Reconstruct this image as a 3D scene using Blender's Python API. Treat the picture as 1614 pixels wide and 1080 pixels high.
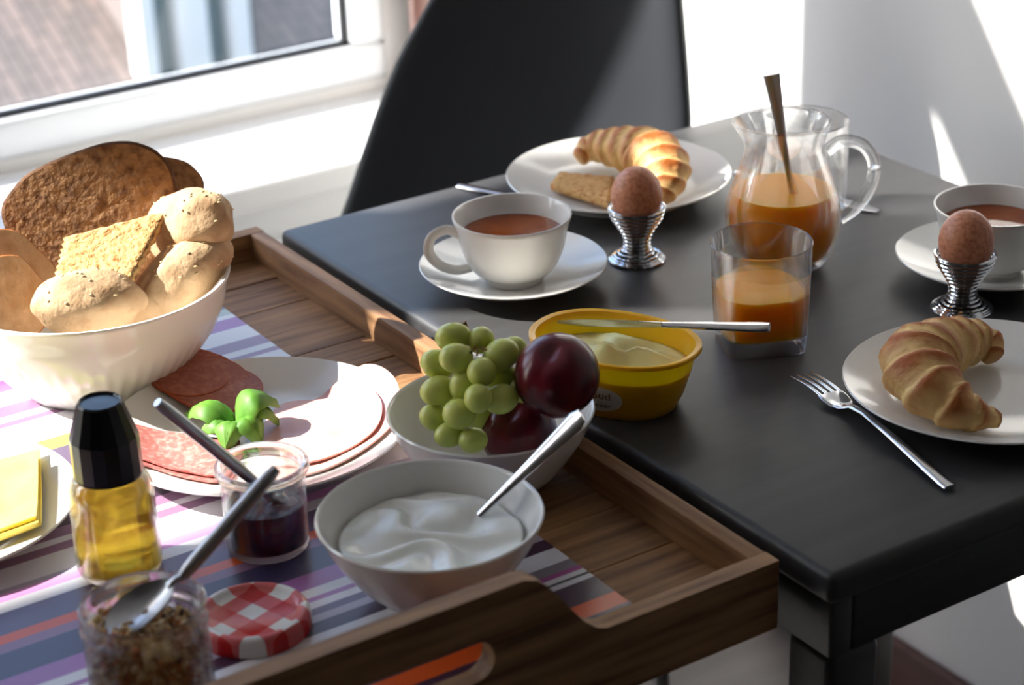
import bpy, bmesh, math, random
from mathutils import Vector, Matrix, noise
random.seed(7)
for o in list(bpy.data.objects): bpy.data.objects.remove(o, do_unlink=True)
scene = bpy.context.scene
COL = scene.collection

# ------------------------------------------------------------------ camera
F_PX, CX, CY = 3263.652, 807.0, 540.0
CAM = Vector((-0.7269, -0.7959, 1.39))
R = Matrix(((0.83529, 0.25353, -0.48786), (-0.54890, 0.33345, -0.76650), (-0.03165, 0.90804, 0.41769)))
cam_d = bpy.data.cameras.new('camera'); cam_o = bpy.data.objects.new('camera', cam_d); COL.objects.link(cam_o)
cam_d.sensor_width = 36.0; cam_d.lens = F_PX / 1614 * 36
cam_o.matrix_world = Matrix.Translation(CAM) @ R.to_4x4()
cam_d.clip_start = 0.05; cam_d.clip_end = 200
cam_d.dof.use_dof = True; cam_d.dof.focus_distance = 1.46; cam_d.dof.aperture_fstop = 7.1
scene.camera = cam_o

# ------------------------------------------------------------------ light
SUN = Vector((0.80, -0.585, -0.77)).normalized()
w = bpy.data.worlds.new('world'); scene.world = w; w.use_nodes = True
wn = w.node_tree.nodes; wl = w.node_tree.links
sky = wn.new('ShaderNodeTexSky'); sky.sky_type = 'NISHITA'; sky.sun_disc = False
sky.sun_elevation = math.asin(-SUN.z); sky.sun_rotation = math.atan2(-SUN.x, -SUN.y)
wl.new(sky.outputs[0], wn['Background'].inputs[0]); wn['Background'].inputs[1].default_value = 0.62
sd = bpy.data.lights.new('sun', 'SUN'); sd.energy = 18.0; sd.angle = math.radians(0.55); sd.color = (1, 0.96, 0.91)
so = bpy.data.objects.new('sun', sd); COL.objects.link(so)
so.rotation_euler = SUN.to_track_quat('-Z', 'Y').to_euler(); so.location = (-5, 6, 6)
scene.view_settings.view_transform = 'Standard'; scene.view_settings.look = 'None'
scene.view_settings.gamma = 1; scene.view_settings.use_curve_mapping = False
scene.view_settings.exposure = 0.0

# ------------------------------------------------------------------ helpers
def ray(p): return R @ Vector((p[0]-CX, -(p[1]-CY), -F_PX))
def at(x, y, z):
    r = ray((x, y)); return CAM + r*((z-CAM.z)/r.z)
def on_plane(x, y, P, n):
    r = ray((x, y)); return CAM + r*((P-CAM).dot(n)/r.dot(n))

def srgb(r, g, b):
    f = lambda c: c/12.92 if c <= 0.04045 else ((c+0.055)/1.055)**2.4
    return (f(r/255), f(g/255), f(b/255), 1)

def mat(name, col, rough=0.5, metal=0.0, spec=0.5, bump=None, var=None, sss=0, sss_r=(.01, .006, .003), coat=0, trans=0, ior=1.45):
    m = bpy.data.materials.new(name); m.use_nodes = True
    nt = m.node_tree; b = nt.nodes['Principled BSDF']
    b.inputs['Base Color'].default_value = col; b.inputs['Roughness'].default_value = rough
    b.inputs['Metallic'].default_value = metal; b.inputs['Specular IOR Level'].default_value = spec
    b.inputs['IOR'].default_value = ior; b.inputs['Coat Weight'].default_value = coat
    b.inputs['Transmission Weight'].default_value = trans
    if sss:
        b.inputs['Subsurface Weight'].default_value = sss; b.inputs['Subsurface Radius'].default_value = sss_r
        b.inputs['Subsurface Scale'].default_value = 1.0
    tc = nt.nodes.new('ShaderNodeTexCoord')
    if var:   # (scale vec, second colour, detail, lo, hi)
        sc, c2, lo, hi = var
        mp = nt.nodes.new('ShaderNodeMapping'); mp.inputs['Scale'].default_value = sc
        nz = nt.nodes.new('ShaderNodeTexNoise'); nz.inputs['Scale'].default_value = 1; nz.inputs['Detail'].default_value = 6
        rp = nt.nodes.new('ShaderNodeValToRGB'); rp.color_ramp.elements[0].position = lo; rp.color_ramp.elements[1].position = hi
        rp.color_ramp.elements[0].color = col; rp.color_ramp.elements[1].color = c2
        nt.links.new(tc.outputs['Object'], mp.inputs[0]); nt.links.new(mp.outputs[0], nz.inputs['Vector'])
        nt.links.new(nz.outputs[0], rp.inputs[0]); nt.links.new(rp.outputs[0], b.inputs['Base Color'])
    if bump:  # (scale, strength, distance)
        nz2 = nt.nodes.new('ShaderNodeTexNoise'); nz2.inputs['Scale'].default_value = bump[0]; nz2.inputs['Detail'].default_value = 4
        bp = nt.nodes.new('ShaderNodeBump'); bp.inputs['Strength'].default_value = bump[1]; bp.inputs['Distance'].default_value = bump[2]
        nt.links.new(tc.outputs['Object'], nz2.inputs['Vector']); nt.links.new(nz2.outputs[0], bp.inputs['Height'])
        nt.links.new(bp.outputs[0], b.inputs['Normal'])
    return m

def thin_glass(name, tint=(1, 1, 1, 1), refl=1.0, rough=0.0):
    m = bpy.data.materials.new(name); m.use_nodes = True; nt = m.node_tree; nt.nodes.clear()
    out = nt.nodes.new('ShaderNodeOutputMaterial'); mix = nt.nodes.new('ShaderNodeMixShader')
    tr = nt.nodes.new('ShaderNodeBsdfTransparent'); tr.inputs[0].default_value = tint
    gl = nt.nodes.new('ShaderNodeBsdfGlossy'); gl.inputs['Roughness'].default_value = rough
    lw = nt.nodes.new('ShaderNodeLayerWeight'); lw.inputs[0].default_value = .5      # Schlick: the same from both sides of a wall
    pw = nt.nodes.new('ShaderNodeMath'); pw.operation = 'POWER'; pw.inputs[1].default_value = 5; nt.links.new(lw.outputs['Facing'], pw.inputs[0])
    mu = nt.nodes.new('ShaderNodeMath'); mu.operation = 'MULTIPLY_ADD'; mu.inputs[1].default_value = .9*refl; mu.inputs[2].default_value = .04*refl; mu.use_clamp = True
    nt.links.new(pw.outputs[0], mu.inputs[0]); nt.links.new(mu.outputs[0], mix.inputs[0])
    nt.links.new(tr.outputs[0], mix.inputs[1]); nt.links.new(gl.outputs[0], mix.inputs[2]); nt.links.new(mix.outputs[0], out.inputs[0])
    return m

def real_glass(name, tint=(1, 1, 1, 1), ior=1.46, clear=0.45):
    # part refracting glass, part straight-through so that light still reaches what is inside
    m = bpy.data.materials.new(name); m.use_nodes = True; nt = m.node_tree; nt.nodes.clear()
    out = nt.nodes.new('ShaderNodeOutputMaterial'); mix = nt.nodes.new('ShaderNodeMixShader'); mix.inputs[0].default_value = clear
    g = nt.nodes.new('ShaderNodeBsdfGlass'); g.inputs['IOR'].default_value = ior; g.inputs['Color'].default_value = tint; g.inputs['Roughness'].default_value = 0
    tr = nt.nodes.new('ShaderNodeBsdfTransparent'); tr.inputs[0].default_value = tint
    nt.links.new(g.outputs[0], mix.inputs[1]); nt.links.new(tr.outputs[0], mix.inputs[2]); nt.links.new(mix.outputs[0], out.inputs[0])
    return m

def wood(name, c1, c2, scale=(3, 40, 40), rough=0.6):
    return mat(name, c1, rough, var=(scale, c2, .3, .7), bump=(90, .25, .002))

def obj(name, verts, faces, m, parent=None, loc=(0, 0, 0), smooth=True, angle=40, rotz=0):
    me = bpy.data.meshes.new(name); me.from_pydata([tuple(v) for v in verts], [], faces); me.validate(); me.update()
    bm = bmesh.new(); bm.from_mesh(me); bmesh.ops.recalc_face_normals(bm, faces=bm.faces); bm.to_mesh(me); bm.free()
    if smooth:
        for p in me.polygons: p.use_smooth = True
        me.set_sharp_from_angle(angle=math.radians(angle))
    if m: me.materials.append(m)
    o = bpy.data.objects.new(name, me); COL.objects.link(o)
    o.location = loc; o.rotation_euler = (0, 0, rotz)
    if parent: o.parent = parent
    return o

def tag(o, label=None, cat=None, group=None, kind=None):
    if label: o['label'] = label
    if cat: o['category'] = cat
    if group: o['group'] = group
    if kind: o['kind'] = kind
    return o

def empty(name, loc, label, cat, group=None, rotz=0):
    o = bpy.data.objects.new(name, None); COL.objects.link(o); o.location = loc; o.rotation_euler = (0, 0, rotz)
    o.empty_display_size = .02
    return tag(o, label, cat, group)

def bm_obj(name, bm, m, parent=None, loc=(0, 0, 0), smooth=True, angle=40, rotz=0):
    me = bpy.data.meshes.new(name); bm.to_mesh(me); bm.free()
    if smooth:
        for p in me.polygons: p.use_smooth = True
        me.set_sharp_from_angle(angle=math.radians(angle))
    if m: me.materials.append(m)
    o = bpy.data.objects.new(name, me); COL.objects.link(o); o.location = loc; o.rotation_euler = (0, 0, rotz)
    if parent: o.parent = parent
    return o

def box(name, lo, hi, m, parent=None, bevel=0.0, seg=2, loc=(0, 0, 0)):
    bm = bmesh.new(); bmesh.ops.create_cube(bm, size=1)
    for v in bm.verts:
        v.co = Vector([lo[i] + (v.co[i]+.5)*(hi[i]-lo[i]) for i in range(3)])
    if bevel: bmesh.ops.bevel(bm, geom=list(bm.edges), offset=bevel, segments=seg, affect='EDGES', profile=.5)
    return bm_obj(name, bm, m, parent, loc)

def loft(name, rings, m, parent=None, loc=(0, 0, 0), cap0=True, cap1=True, closed=True, angle=40, rotz=0):
    n = len(rings[0]); V = [p for r in rings for p in r]; Fc = []
    for i in range(len(rings)-1):
        for j in range(n if closed else n-1):
            k = (j+1) % n
            Fc.append((i*n+j, i*n+k, (i+1)*n+k, (i+1)*n+j))
    if cap0: Fc.append(tuple(range(n-1, -1, -1)))
    if cap1: Fc.append(tuple((len(rings)-1)*n+j for j in range(n)))
    return obj(name, V, Fc, m, parent, loc, True, angle, rotz)

def lathe(name, prof, m, parent=None, loc=(0, 0, 0), seg=64, mod=None, angle=50):
    rings = []
    for (r, z) in prof:
        ring = []
        for j in range(seg):
            a = 2*math.pi*j/seg; rr = max(r, 1e-5)
            if mod: rr = mod(rr, z, a)
            ring.append((rr*math.cos(a), rr*math.sin(a), z))
        rings.append(ring)
    return loft(name, rings, m, parent, loc, cap0=prof[0][0] > 1e-4, cap1=prof[-1][0] > 1e-4, angle=angle)

def smooth_prof(pts, k=6):
    out = []
    P = [Vector((a, b)) for a, b in pts]; P = [P[0]*2-P[1]] + P + [P[-1]*2-P[-2]]
    for i in range(1, len(P)-2):
        for t in range(k):
            out.append(cr(P[i-1], P[i], P[i+1], P[i+2], t/k))
    out.append(P[-2]); return [(max(p.x, 0), p.y) for p in out]

def cr(a, b, c, d, t):
    return 0.5*((2*b) + (c-a)*t + (2*a-5*b+4*c-d)*t*t + (3*b-a-3*c+d)*t**3)

def spline(pts, k=8):
    P = [Vector(p) for p in pts]; P = [P[0]*2-P[1]] + P + [P[-1]*2-P[-2]]; out = []
    for i in range(1, len(P)-2):
        for t in range(k): out.append(cr(P[i-1], P[i], P[i+1], P[i+2], t/k))
    out.append(P[-2]); return out

def tube(name, pts, rad, m, parent=None, loc=(0, 0, 0), seg=12, flat=None, up=(0, 0, 1), caps=True):
    """sweep; rad = number / list ; flat = list of (half width, half thickness)"""
    pts = [Vector(p) for p in pts]; n = len(pts); rings = []; up = Vector(up)
    for i, p in enumerate(pts):
        t = (pts[min(i+1, n-1)] - pts[max(i-1, 0)]).normalized()
        s = t.cross(up)
        if s.length < 1e-3: s = t.cross(Vector((1, 0, 0)))
        s.normalize(); u = s.cross(t).normalized()
        if flat: a, b = flat[i]
        else: a = b = (rad[i] if isinstance(rad, (list, tuple)) else rad)
        rings.append([p + s*(a*math.cos(2*math.pi*j/seg)) + u*(b*math.sin(2*math.pi*j/seg)) for j in range(seg)])
    return loft(name, rings, m, parent, loc, caps, caps)

def rel(pts, o): return [Vector(p)-Vector(o) for p in pts]

def blob(name, loc, rad, m, parent=None, rot=(0, 0, 0), amp=0.0, freq=1.0, sub=4, flat_bottom=None, seed=0, squash=None):
    bm = bmesh.new(); bmesh.ops.create_icosphere(bm, subdivisions=sub, radius=1)
    mrot = Matrix.Rotation(rot[2], 3, 'Z') @ Matrix.Rotation(rot[1], 3, 'Y') @ Matrix.Rotation(rot[0], 3, 'X')
    for v in bm.verts:
        d = v.co.copy()
        k = 1 + amp*noise.noise(d*freq + Vector((seed*3.1, seed*1.7, 0)))
        if squash: k *= squash(d)
        c = Vector((d.x*rad[0]*k, d.y*rad[1]*k, d.z*rad[2]*k))
        v.co = mrot @ c
        if flat_bottom is not None and v.co.z < flat_bottom: v.co.z = flat_bottom + (v.co.z-flat_bottom)*.12
    return bm_obj(name, bm, m, parent, loc, angle=180)

def sheet(name, outline, zf, th, m, parent=None, loc=(0, 0, 0), rings=6):
    """thin slab whose outline is given in world xy; zf(x,y) gives the height of its underside"""
    n = len(outline); c = sum((Vector((p[0], p[1])) for p in outline), Vector((0, 0)))/n
    V = []; Fc = []
    for side in (0, 1):
        for k in range(rings+1):
            f = 1-k/(rings+.0001)
            for p in outline:
                q = c + (Vector((p[0], p[1]))-c)*max(f, .02)
                V.append(Vector((q.x, q.y, zf(q.x, q.y) + side*th)) - Vector(loc))
    def idx(s, k, j): return s*(rings+1)*n + k*n + j % n
    for k in range(rings):
        for j in range(n):
            Fc.append((idx(1, k, j), idx(1, k, j+1), idx(1, k+1, j+1), idx(1, k+1, j)))
            Fc.append((idx(0, k, j+1), idx(0, k, j), idx(0, k+1, j), idx(0, k+1, j+1)))
    for j in range(n): Fc.append((idx(0, 0, j), idx(0, 0, j+1), idx(1, 0, j+1), idx(1, 0, j)))
    Fc.append(tuple(idx(1, rings, j) for j in range(n))); Fc.append(tuple(idx(0, rings, n-1-j) for j in range(n)))
    return obj(name, V, Fc, m, parent, loc)

def text_obj(name, s, size, m, parent, loc, rot, shear=0):
    cu = bpy.data.curves.new(name, 'FONT'); cu.body = s; cu.size = size; cu.extrude = .00008; cu.shear = shear; cu.align_x = 'CENTER'
    o = bpy.data.objects.new(name, cu); COL.objects.link(o)
    dg = bpy.context.evaluated_depsgraph_get(); me = bpy.data.meshes.new_from_object(o.evaluated_get(dg))
    bpy.data.objects.remove(o, do_unlink=True)
    t = bpy.data.objects.new(name, me); COL.objects.link(t); me.materials.clear(); me.materials.append(m)
    t.parent = parent; t.location = loc; t.rotation_euler = rot
    return t

# ------------------------------------------------------------------ materials
M_WALL = mat('white_plaster', srgb(238, 236, 233), .9, bump=(60, .1, .002))
M_CEIL = mat('ceiling_white', srgb(235, 235, 235), .9)
M_PVC = mat('white_pvc', srgb(236, 238, 240), .3)
M_SILL = mat('sill_white', srgb(240, 240, 240), .35)
M_RUBBER = mat('black_rubber', srgb(25, 26, 28), .6)
M_FLOOR = mat('grey_floor', srgb(94, 89, 86), .45, var=((3, 30, 1), srgb(80, 76, 73), .3, .7))
M_DWALL = mat('taupe_wallpaper', srgb(104, 95, 87), .9)
M_SKIRT = wood('skirting_wood', srgb(110, 78, 70), srgb(88, 62, 56), (20, 2, 20))
M_BLACK = mat('black_table_paint', srgb(56, 55, 56), .42, var=((3, 60, 60), srgb(65, 64, 64), .35, .7), bump=(220, .05, .001))
M_LEATHER = mat('black_leatherette', srgb(46, 48, 53), .45, bump=(400, .12, .0008))
M_DARKMETAL = mat('chair_metal', srgb(60, 60, 62), .35, 1)
M_OAK = wood('oak', srgb(172, 128, 84), srgb(104, 70, 42), (9, 130, 130), .6)
M_OAK_Y = wood('oak_lengthwise', srgb(176, 132, 90), srgb(110, 74, 46), (130, 9, 130), .6)
M_PORC = mat('white_porcelain', srgb(238, 236, 230), .16, coat=.3)
M_STEEL = mat('polished_steel', (.62, .62, .63, 1), .16, 1)
M_BRUSHED = mat('brushed_steel', (.45, .45, .46, 1), .3, 1)
M_CHROME = mat('chrome_wire', (.75, .76, .78, 1), .08, 1)
M_GLASS = real_glass('clear_glass', clear=.5)
M_JAR = real_glass('jar_glass', (.98, .99, .985, 1), 1.45, .35)
M_PANE = thin_glass('window_pane', (.97, .98, .98, 1), .6)
M_JUICE = mat('orange_juice', srgb(255, 164, 6), .3, spec=.3, sss=.8, sss_r=(.03, .014, .003))
M_TEA = mat('black_tea', srgb(158, 78, 26), .05, var=((30, 30, 30), srgb(140, 64, 20), .4, .6))
M_EGG = mat('brown_egg', srgb(214, 146, 110), .42, var=((300, 300, 300), srgb(178, 106, 74), .4, .7), sss=.1)
M_HONEY = bpy.data.materials.new('honey'); M_HONEY.use_nodes = True
_b = M_HONEY.node_tree.nodes['Principled BSDF']; _b.inputs['Base Color'].default_value = srgb(255, 214, 70); _b.inputs['Transmission Weight'].default_value = .7
_b.inputs['Roughness'].default_value = .05; _b.inputs['IOR'].default_value = 1.2
M_CAP = mat('black_plastic', srgb(20, 20, 23), .25)
M_JAM = mat('dark_red_jam', srgb(84, 8, 24), .12, var=((120, 120, 120), srgb(50, 4, 22), .4, .65), bump=(90, .6, .004))
M_YOG = mat('yogurt', srgb(240, 240, 232), .22, sss=.15)
M_BUTTER = mat('butter', srgb(252, 244, 176), .3, sss=.2, bump=(60, .3, .004))
M_TUB = mat('yellow_tub_plastic', srgb(248, 180, 28), .3, sss=.3, sss_r=(.01, .008, .001))
M_GRAPE = mat('green_grape', srgb(212, 214, 122), .3, sss=.45, sss_r=(.008, .009, .002), var=((40, 40, 40), srgb(190, 202, 98), .35, .7))
M_PLUM = mat('dark_plum', srgb(112, 20, 36), .25, var=((35, 35, 35), srgb(58, 10, 26), .35, .68))
M_STEM = mat('brown_stem', srgb(126, 92, 46), .7)
M_DBREAD = mat('dark_bread_crumb', srgb(172, 128, 86), .9, var=((150, 150, 150), srgb(112, 74, 46), .42, .7), bump=(170, .7, .004))
M_DCRUST = mat('dark_bread_crust', srgb(104, 70, 44), .85, bump=(120, .8, .004))
M_ROLL = mat('roll_crust', srgb(206, 172, 132), .75, var=((55, 55, 55), srgb(170, 126, 84), .42, .8), bump=(110, .45, .004))
M_TOAST = mat('toast', srgb(222, 186, 146), .85, var=((80, 80, 80), srgb(204, 160, 116), .4, .7), bump=(200, .5, .003))
M_TOASTC = mat('toast_crust', srgb(176, 104, 44), .8, bump=(150, .5, .003))
M_CRISP = mat('crispbread', srgb(216, 172, 112), .85, var=((230, 230, 230), srgb(184, 118, 62), .48, .68), bump=(180, .9, .004))
M_SEED = mat('seed', srgb(226, 200, 150), .7)
M_HAM = mat('cooked_ham', srgb(232, 178, 166), .35, var=((45, 45, 45), srgb(220, 150, 142), .4, .72), sss=.1)
M_SALAMI = mat('salami', srgb(196, 112, 104), .45, var=((260, 260, 260), srgb(226, 164, 152), .45, .68))
M_SAUS = mat('smoked_sausage', srgb(164, 88, 66), .5, var=((200, 200, 200), srgb(188, 116, 92), .45, .7))
M_RIND = mat('orange_rind', srgb(176, 80, 34), .5)
M_HERB = mat('herb_rind', srgb(120, 78, 40), .8, bump=(400, .8, .002))
M_CHEESE = mat('cheese', srgb(250, 226, 110), .4, sss=.15, var=((30, 30, 30), srgb(244, 212, 88), .45, .7))
M_BASIL = mat('basil_leaf', srgb(78, 128, 36), .55, var=((60, 60, 60), srgb(108, 156, 54), .4, .7), sss=.1, sss_r=(.003, .005, .001))
M_BRICKROOF = mat('roof_tiles', srgb(150, 132, 124), .85)
M_CURTAIN = mat('pink_curtain', srgb(205, 172, 162), .9)
M_WHITEP = mat('white_paint', srgb(240, 240, 240), .5)
M_DGLASS = mat('dormer_glass', srgb(120, 134, 136), .1)
M_LABEL = mat('white_label', srgb(228, 226, 220), .5)
M_GOLD = mat('gold_print', srgb(150, 104, 30), .5)
M_INK = mat('dark_print', srgb(50, 46, 44), .5)

def flake_mat(name, c0, c1):
    m = mat(name, c0, .6, bump=(130, .5, .003)); nt = m.node_tree; b = nt.nodes['Principled BSDF']
    a = nt.nodes.new('ShaderNodeAttribute'); a.attribute_name = 'crust'
    nz = nt.nodes.new('ShaderNodeTexNoise'); nz.inputs['Scale'].default_value = 60; nz.inputs['Detail'].default_value = 5
    tc = nt.nodes.new('ShaderNodeTexCoord'); nt.links.new(tc.outputs['Object'], nz.inputs['Vector'])
    ad = nt.nodes.new('ShaderNodeMath'); ad.operation = 'MULTIPLY_ADD'; ad.inputs[1].default_value = .7
    nt.links.new(nz.outputs[0], ad.inputs[0]); nt.links.new(a.outputs['Fac'], ad.inputs[2])
    sb = nt.nodes.new('ShaderNodeMath'); sb.operation = 'SUBTRACT'; sb.inputs[1].default_value = .35; nt.links.new(ad.outputs[0], sb.inputs[0])
    rp = nt.nodes.new('ShaderNodeValToRGB'); rp.color_ramp.elements[0].color = c0; rp.color_ramp.elements[1].color = c1
    rp.color_ramp.elements[0].position = .1; rp.color_ramp.elements[1].position = .72
    nt.links.new(sb.outputs[0], rp.inputs[0]); nt.links.new(rp.outputs[0], b.inputs['Base Color'])
    return m
M_CROIS = flake_mat('croissant_crust', srgb(246, 208, 136), srgb(174, 94, 32))

def stripe_mat():
    m = bpy.data.materials.new('striped_placemat'); m.use_nodes = True; nt = m.node_tree; b = nt.nodes['Principled BSDF']
    b.inputs['Roughness'].default_value = .3
    DP, OR, WH, MG, GR, LI, VI, NV, MV, SL, LM, PK, MT = [srgb(*c) for c in ((70, 44, 66), (224, 92, 34), (226, 224, 228), (164, 74, 140), (132, 124, 130), (178, 168, 184), (166, 108, 172), (72, 64, 96), (150, 112, 140), (104, 88, 116), (200, 208, 90), (226, 160, 214), (176, 190, 184))]
    LN = srgb(60, 66, 66)
    S = [(.04, DP), (.078, OR), (.092, DP), (.114, WH), (.1195, LN), (.1203, WH), (.127, MG), (.131, GR), (.140, WH), (.158, DP), (.169, LI), (.177, SL), (.184, WH), (.192, VI), (.196, WH), (.200, LN), (.2007, WH),
         (.205, VI), (.224, NV), (.250, MV), (.258, OR), (.270, SL), (.294, WH), (.3008, LN), (.3015, WH), (.306, PK), (.314, LI), (.320, WH), (.345, MV), (.353, WH), (.362, MV), (.372, DP), (.392, WH), (.425, VI), (.45, SL),
         (.482, LM), (.498, PK), (.503, WH), (.535, MV), (.543, WH), (.553, MV), (.57, WH), (.581, LN), (.582, WH), (.593, VI), (.613, WH), (.619, MT), (.632, GR)]
    tc = nt.nodes.new('ShaderNodeTexCoord'); sx = nt.nodes.new('ShaderNodeSeparateXYZ'); nt.links.new(tc.outputs['Object'], sx.inputs[0])
    prev = None; y0, y1 = .04, .66
    # chain of ramps (a ramp holds 32 stops)
    half = 24; parts = [S[:half], S[half:]]; ramps = []
    mr = nt.nodes.new('ShaderNodeMapRange'); mr.inputs[1].default_value = y0; mr.inputs[2].default_value = y1
    nt.links.new(sx.outputs[1], mr.inputs[0])
    for P in parts:
        rp = nt.nodes.new('ShaderNodeValToRGB'); rp.color_ramp.interpolation = 'CONSTANT'; e = rp.color_ramp.elements
        while len(e) > 1: e.remove(e[-1])
        e[0].position = (P[0][0]-y0)/(y1-y0); e[0].color = P[0][1]
        for y, c in P[1:]:
            q = e.new((y-y0)/(y1-y0)); q.color = c
        nt.links.new(mr.outputs[0], rp.inputs[0]); ramps.append(rp)
    gt = nt.nodes.new('ShaderNodeMath'); gt.operation = 'GREATER_THAN'; gt.inputs[1].default_value = parts[1][0][0]; nt.links.new(sx.outputs[1], gt.inputs[0])
    mx = nt.nodes.new('ShaderNodeMixRGB'); nt.links.new(gt.outputs[0], mx.inputs[0]); nt.links.new(ramps[0].outputs[0], mx.inputs[1]); nt.links.new(ramps[1].outputs[0], mx.inputs[2])
    nt.links.new(mx.outputs[0], b.inputs['Base Color'])
    return m

def gingham_mat():
    m = bpy.data.materials.new('gingham_lid'); m.use_nodes = True; nt = m.node_tree; b = nt.nodes['Principled BSDF']; b.inputs['Roughness'].default_value = .22
    tc = nt.nodes.new('ShaderNodeTexCoord'); sx = nt.nodes.new('ShaderNodeSeparateXYZ'); nt.links.new(tc.outputs['Object'], sx.inputs[0])
    st = []
    for k in (0, 1):
        mu = nt.nodes.new('ShaderNodeMath'); mu.operation = 'MULTIPLY_ADD'; mu.inputs[1].default_value = 1/.0265; mu.inputs[2].default_value = 10.2
        fr = nt.nodes.new('ShaderNodeMath'); fr.operation = 'FRACT'; g = nt.nodes.new('ShaderNodeMath'); g.operation = 'GREATER_THAN'; g.inputs[1].default_value = .5
        nt.links.new(sx.outputs[k], mu.inputs[0]); nt.links.new(mu.outputs[0], fr.inputs[0]); nt.links.new(fr.outputs[0], g.inputs[0]); st.append(g)
    ad = nt.nodes.new('ShaderNodeMath'); ad.operation = 'ADD'; nt.links.new(st[0].outputs[0], ad.inputs[0]); nt.links.new(st[1].outputs[0], ad.inputs[1])
    hv = nt.nodes.new('ShaderNodeMath'); hv.operation = 'MULTIPLY'; hv.inputs[1].default_value = .5; nt.links.new(ad.outputs[0], hv.inputs[0])
    rp = nt.nodes.new('ShaderNodeValToRGB'); rp.color_ramp.interpolation = 'CONSTANT'; e = rp.color_ramp.elements
    e[0].color = srgb(226, 226, 224); e[1].position = .25; e[1].color = srgb(206, 92, 92); q = e.new(.75); q.color = srgb(190, 24, 28)
    nt.links.new(hv.outputs[0], rp.inputs[0]); nt.links.new(rp.outputs[0], b.inputs['Base Color'])
    return m

# ------------------------------------------------------------------ the setting
XR, YW, XL, YB, ZC = .72, 1.53, -3.4, -3.4, 2.75     # right wall, window wall, left wall, back wall, ceiling
YO = 1.59
def struct(o): o['kind'] = 'structure'; return o
struct(box('floor', (XL-.1, YB-.1, -.05), (XR+.1, YO, 0), M_FLOOR))
struct(box('ceiling', (XL-.1, YB-.1, ZC), (XR+.1, YO, ZC+.06), M_CEIL))
struct(box('wall_right', (XR, YB-.1, 0), (XR+.1, YO, ZC), M_WALL))
struct(box('wall_left', (XL-.1, YB-.1, 0), (XL, YO, ZC), M_DWALL))
struct(box('wall_back', (XL, YB-.1, 0), (XR, YB, ZC), M_DWALL))
WX0, WX1, WZ0, WZ1 = -2.3, .570, .565, 2.404
wf = bpy.data.objects.new('wall_front', None); COL.objects.link(wf); struct(wf)
for lo, hi in (((XL, YW, 0), (XR, YO, WZ0)), ((XL, YW, WZ1), (XR, YO, ZC)), ((XL, YW, WZ0), (WX0, YO, WZ1)), ((WX1, YW, WZ0), (XR, YO, WZ1))):
    box('wall_panel', lo, hi, M_WALL, wf)
struct(box('baseboard_right', (XR-.016, YB, 0), (XR-.0005, YW-.001, .075), M_SKIRT, bevel=.003))

win = bpy.data.objects.new('window_1', None); COL.objects.link(win); struct(win)
MULL = [(-.417, -.292), (-1.402, -1.162)]
RAILS = [(1.754, 1.909), (1.959, 2.024), (1.924, 2.024)]
xs = [WX0, MULL[1][0], MULL[1][1], MULL[0][0], MULL[0][1], WX1]
cells = [(xs[0], xs[1]), (xs[2], xs[3]), (xs[4], xs[5])]
for a, b in MULL: box('mullion', (a, YW+.004, WZ0), (b, YO, WZ1), M_PVC, win, .004)
for (a, b), (RZ0, RZ1) in zip(cells, RAILS):
    box('transom_rail', (a, YW+.004, RZ0), (b, YO, RZ1), M_PVC, win, .004)
    for z0, z1, fw in ((WZ0, RZ0, .05), (RZ1, WZ1, .018)):
        s = bpy.data.objects.new('sash', None); COL.objects.link(s); s.parent = win
        for lo, hi in (((a, 0, z0), (b, 0, z0+fw)), ((a, 0, z1-fw), (b, 0, z1)), ((a, 0, z0+fw), (a+fw, 0, z1-fw)), ((b-fw, 0, z0+fw), (b, 0, z1-fw))):
            box('sash_rail', (lo[0], YW-.004, lo[2]), (hi[0], YO-.01, hi[2]), M_PVC, s, .008, 3)
        g = .006
        box('gasket', (a+fw-.001, YW+.008, z0+fw-.001), (b-fw+.001, YW+.02, z0+fw+g), M_RUBBER, s)
        box('gasket', (a+fw-.001, YW+.008, z1-fw-g), (b-fw+.001, YW+.02, z1-fw+.001), M_RUBBER, s)
        box('gasket', (a+fw-.001, YW+.008, z0+fw), (a+fw+g, YW+.02, z1-fw), M_RUBBER, s)
        box('gasket', (b-fw-g, YW+.008, z0+fw), (b-fw+.001, YW+.02, z1-fw), M_RUBBER, s)
        box('pane', (a+fw-.003, YW+.022, z0+fw-.003), (b-fw+.003, YW+.026, z1-fw+.003), M_PANE, s)
struct(box('trim_1', (WX0-.05, 1.30, .515), (WX1+.04, YW+.003, .55), M_SILL, bevel=.008, seg=3))     # inner sill
struct(box('trim_2', (WX0-.02, 1.335, .35), (WX1+.03, YW, .5145), M_SILL, bevel=.004))
struct(box('trim_3', (WX0-.06, 1.25, .42), (WX1+.04, 1.334, .465), M_SILL, bevel=.008, seg=3))
struct(box('trim_4', (WX0-.06, 1.27, 0), (WX1+.04, 1.334, .4195), M_SILL, bevel=.003))
struct(box('trim_5', (WX0-.05, YO+.0005, .51), (WX1+.05, YO+.13, .55), M_WHITEP, bevel=.006))        # outer sill

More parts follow.
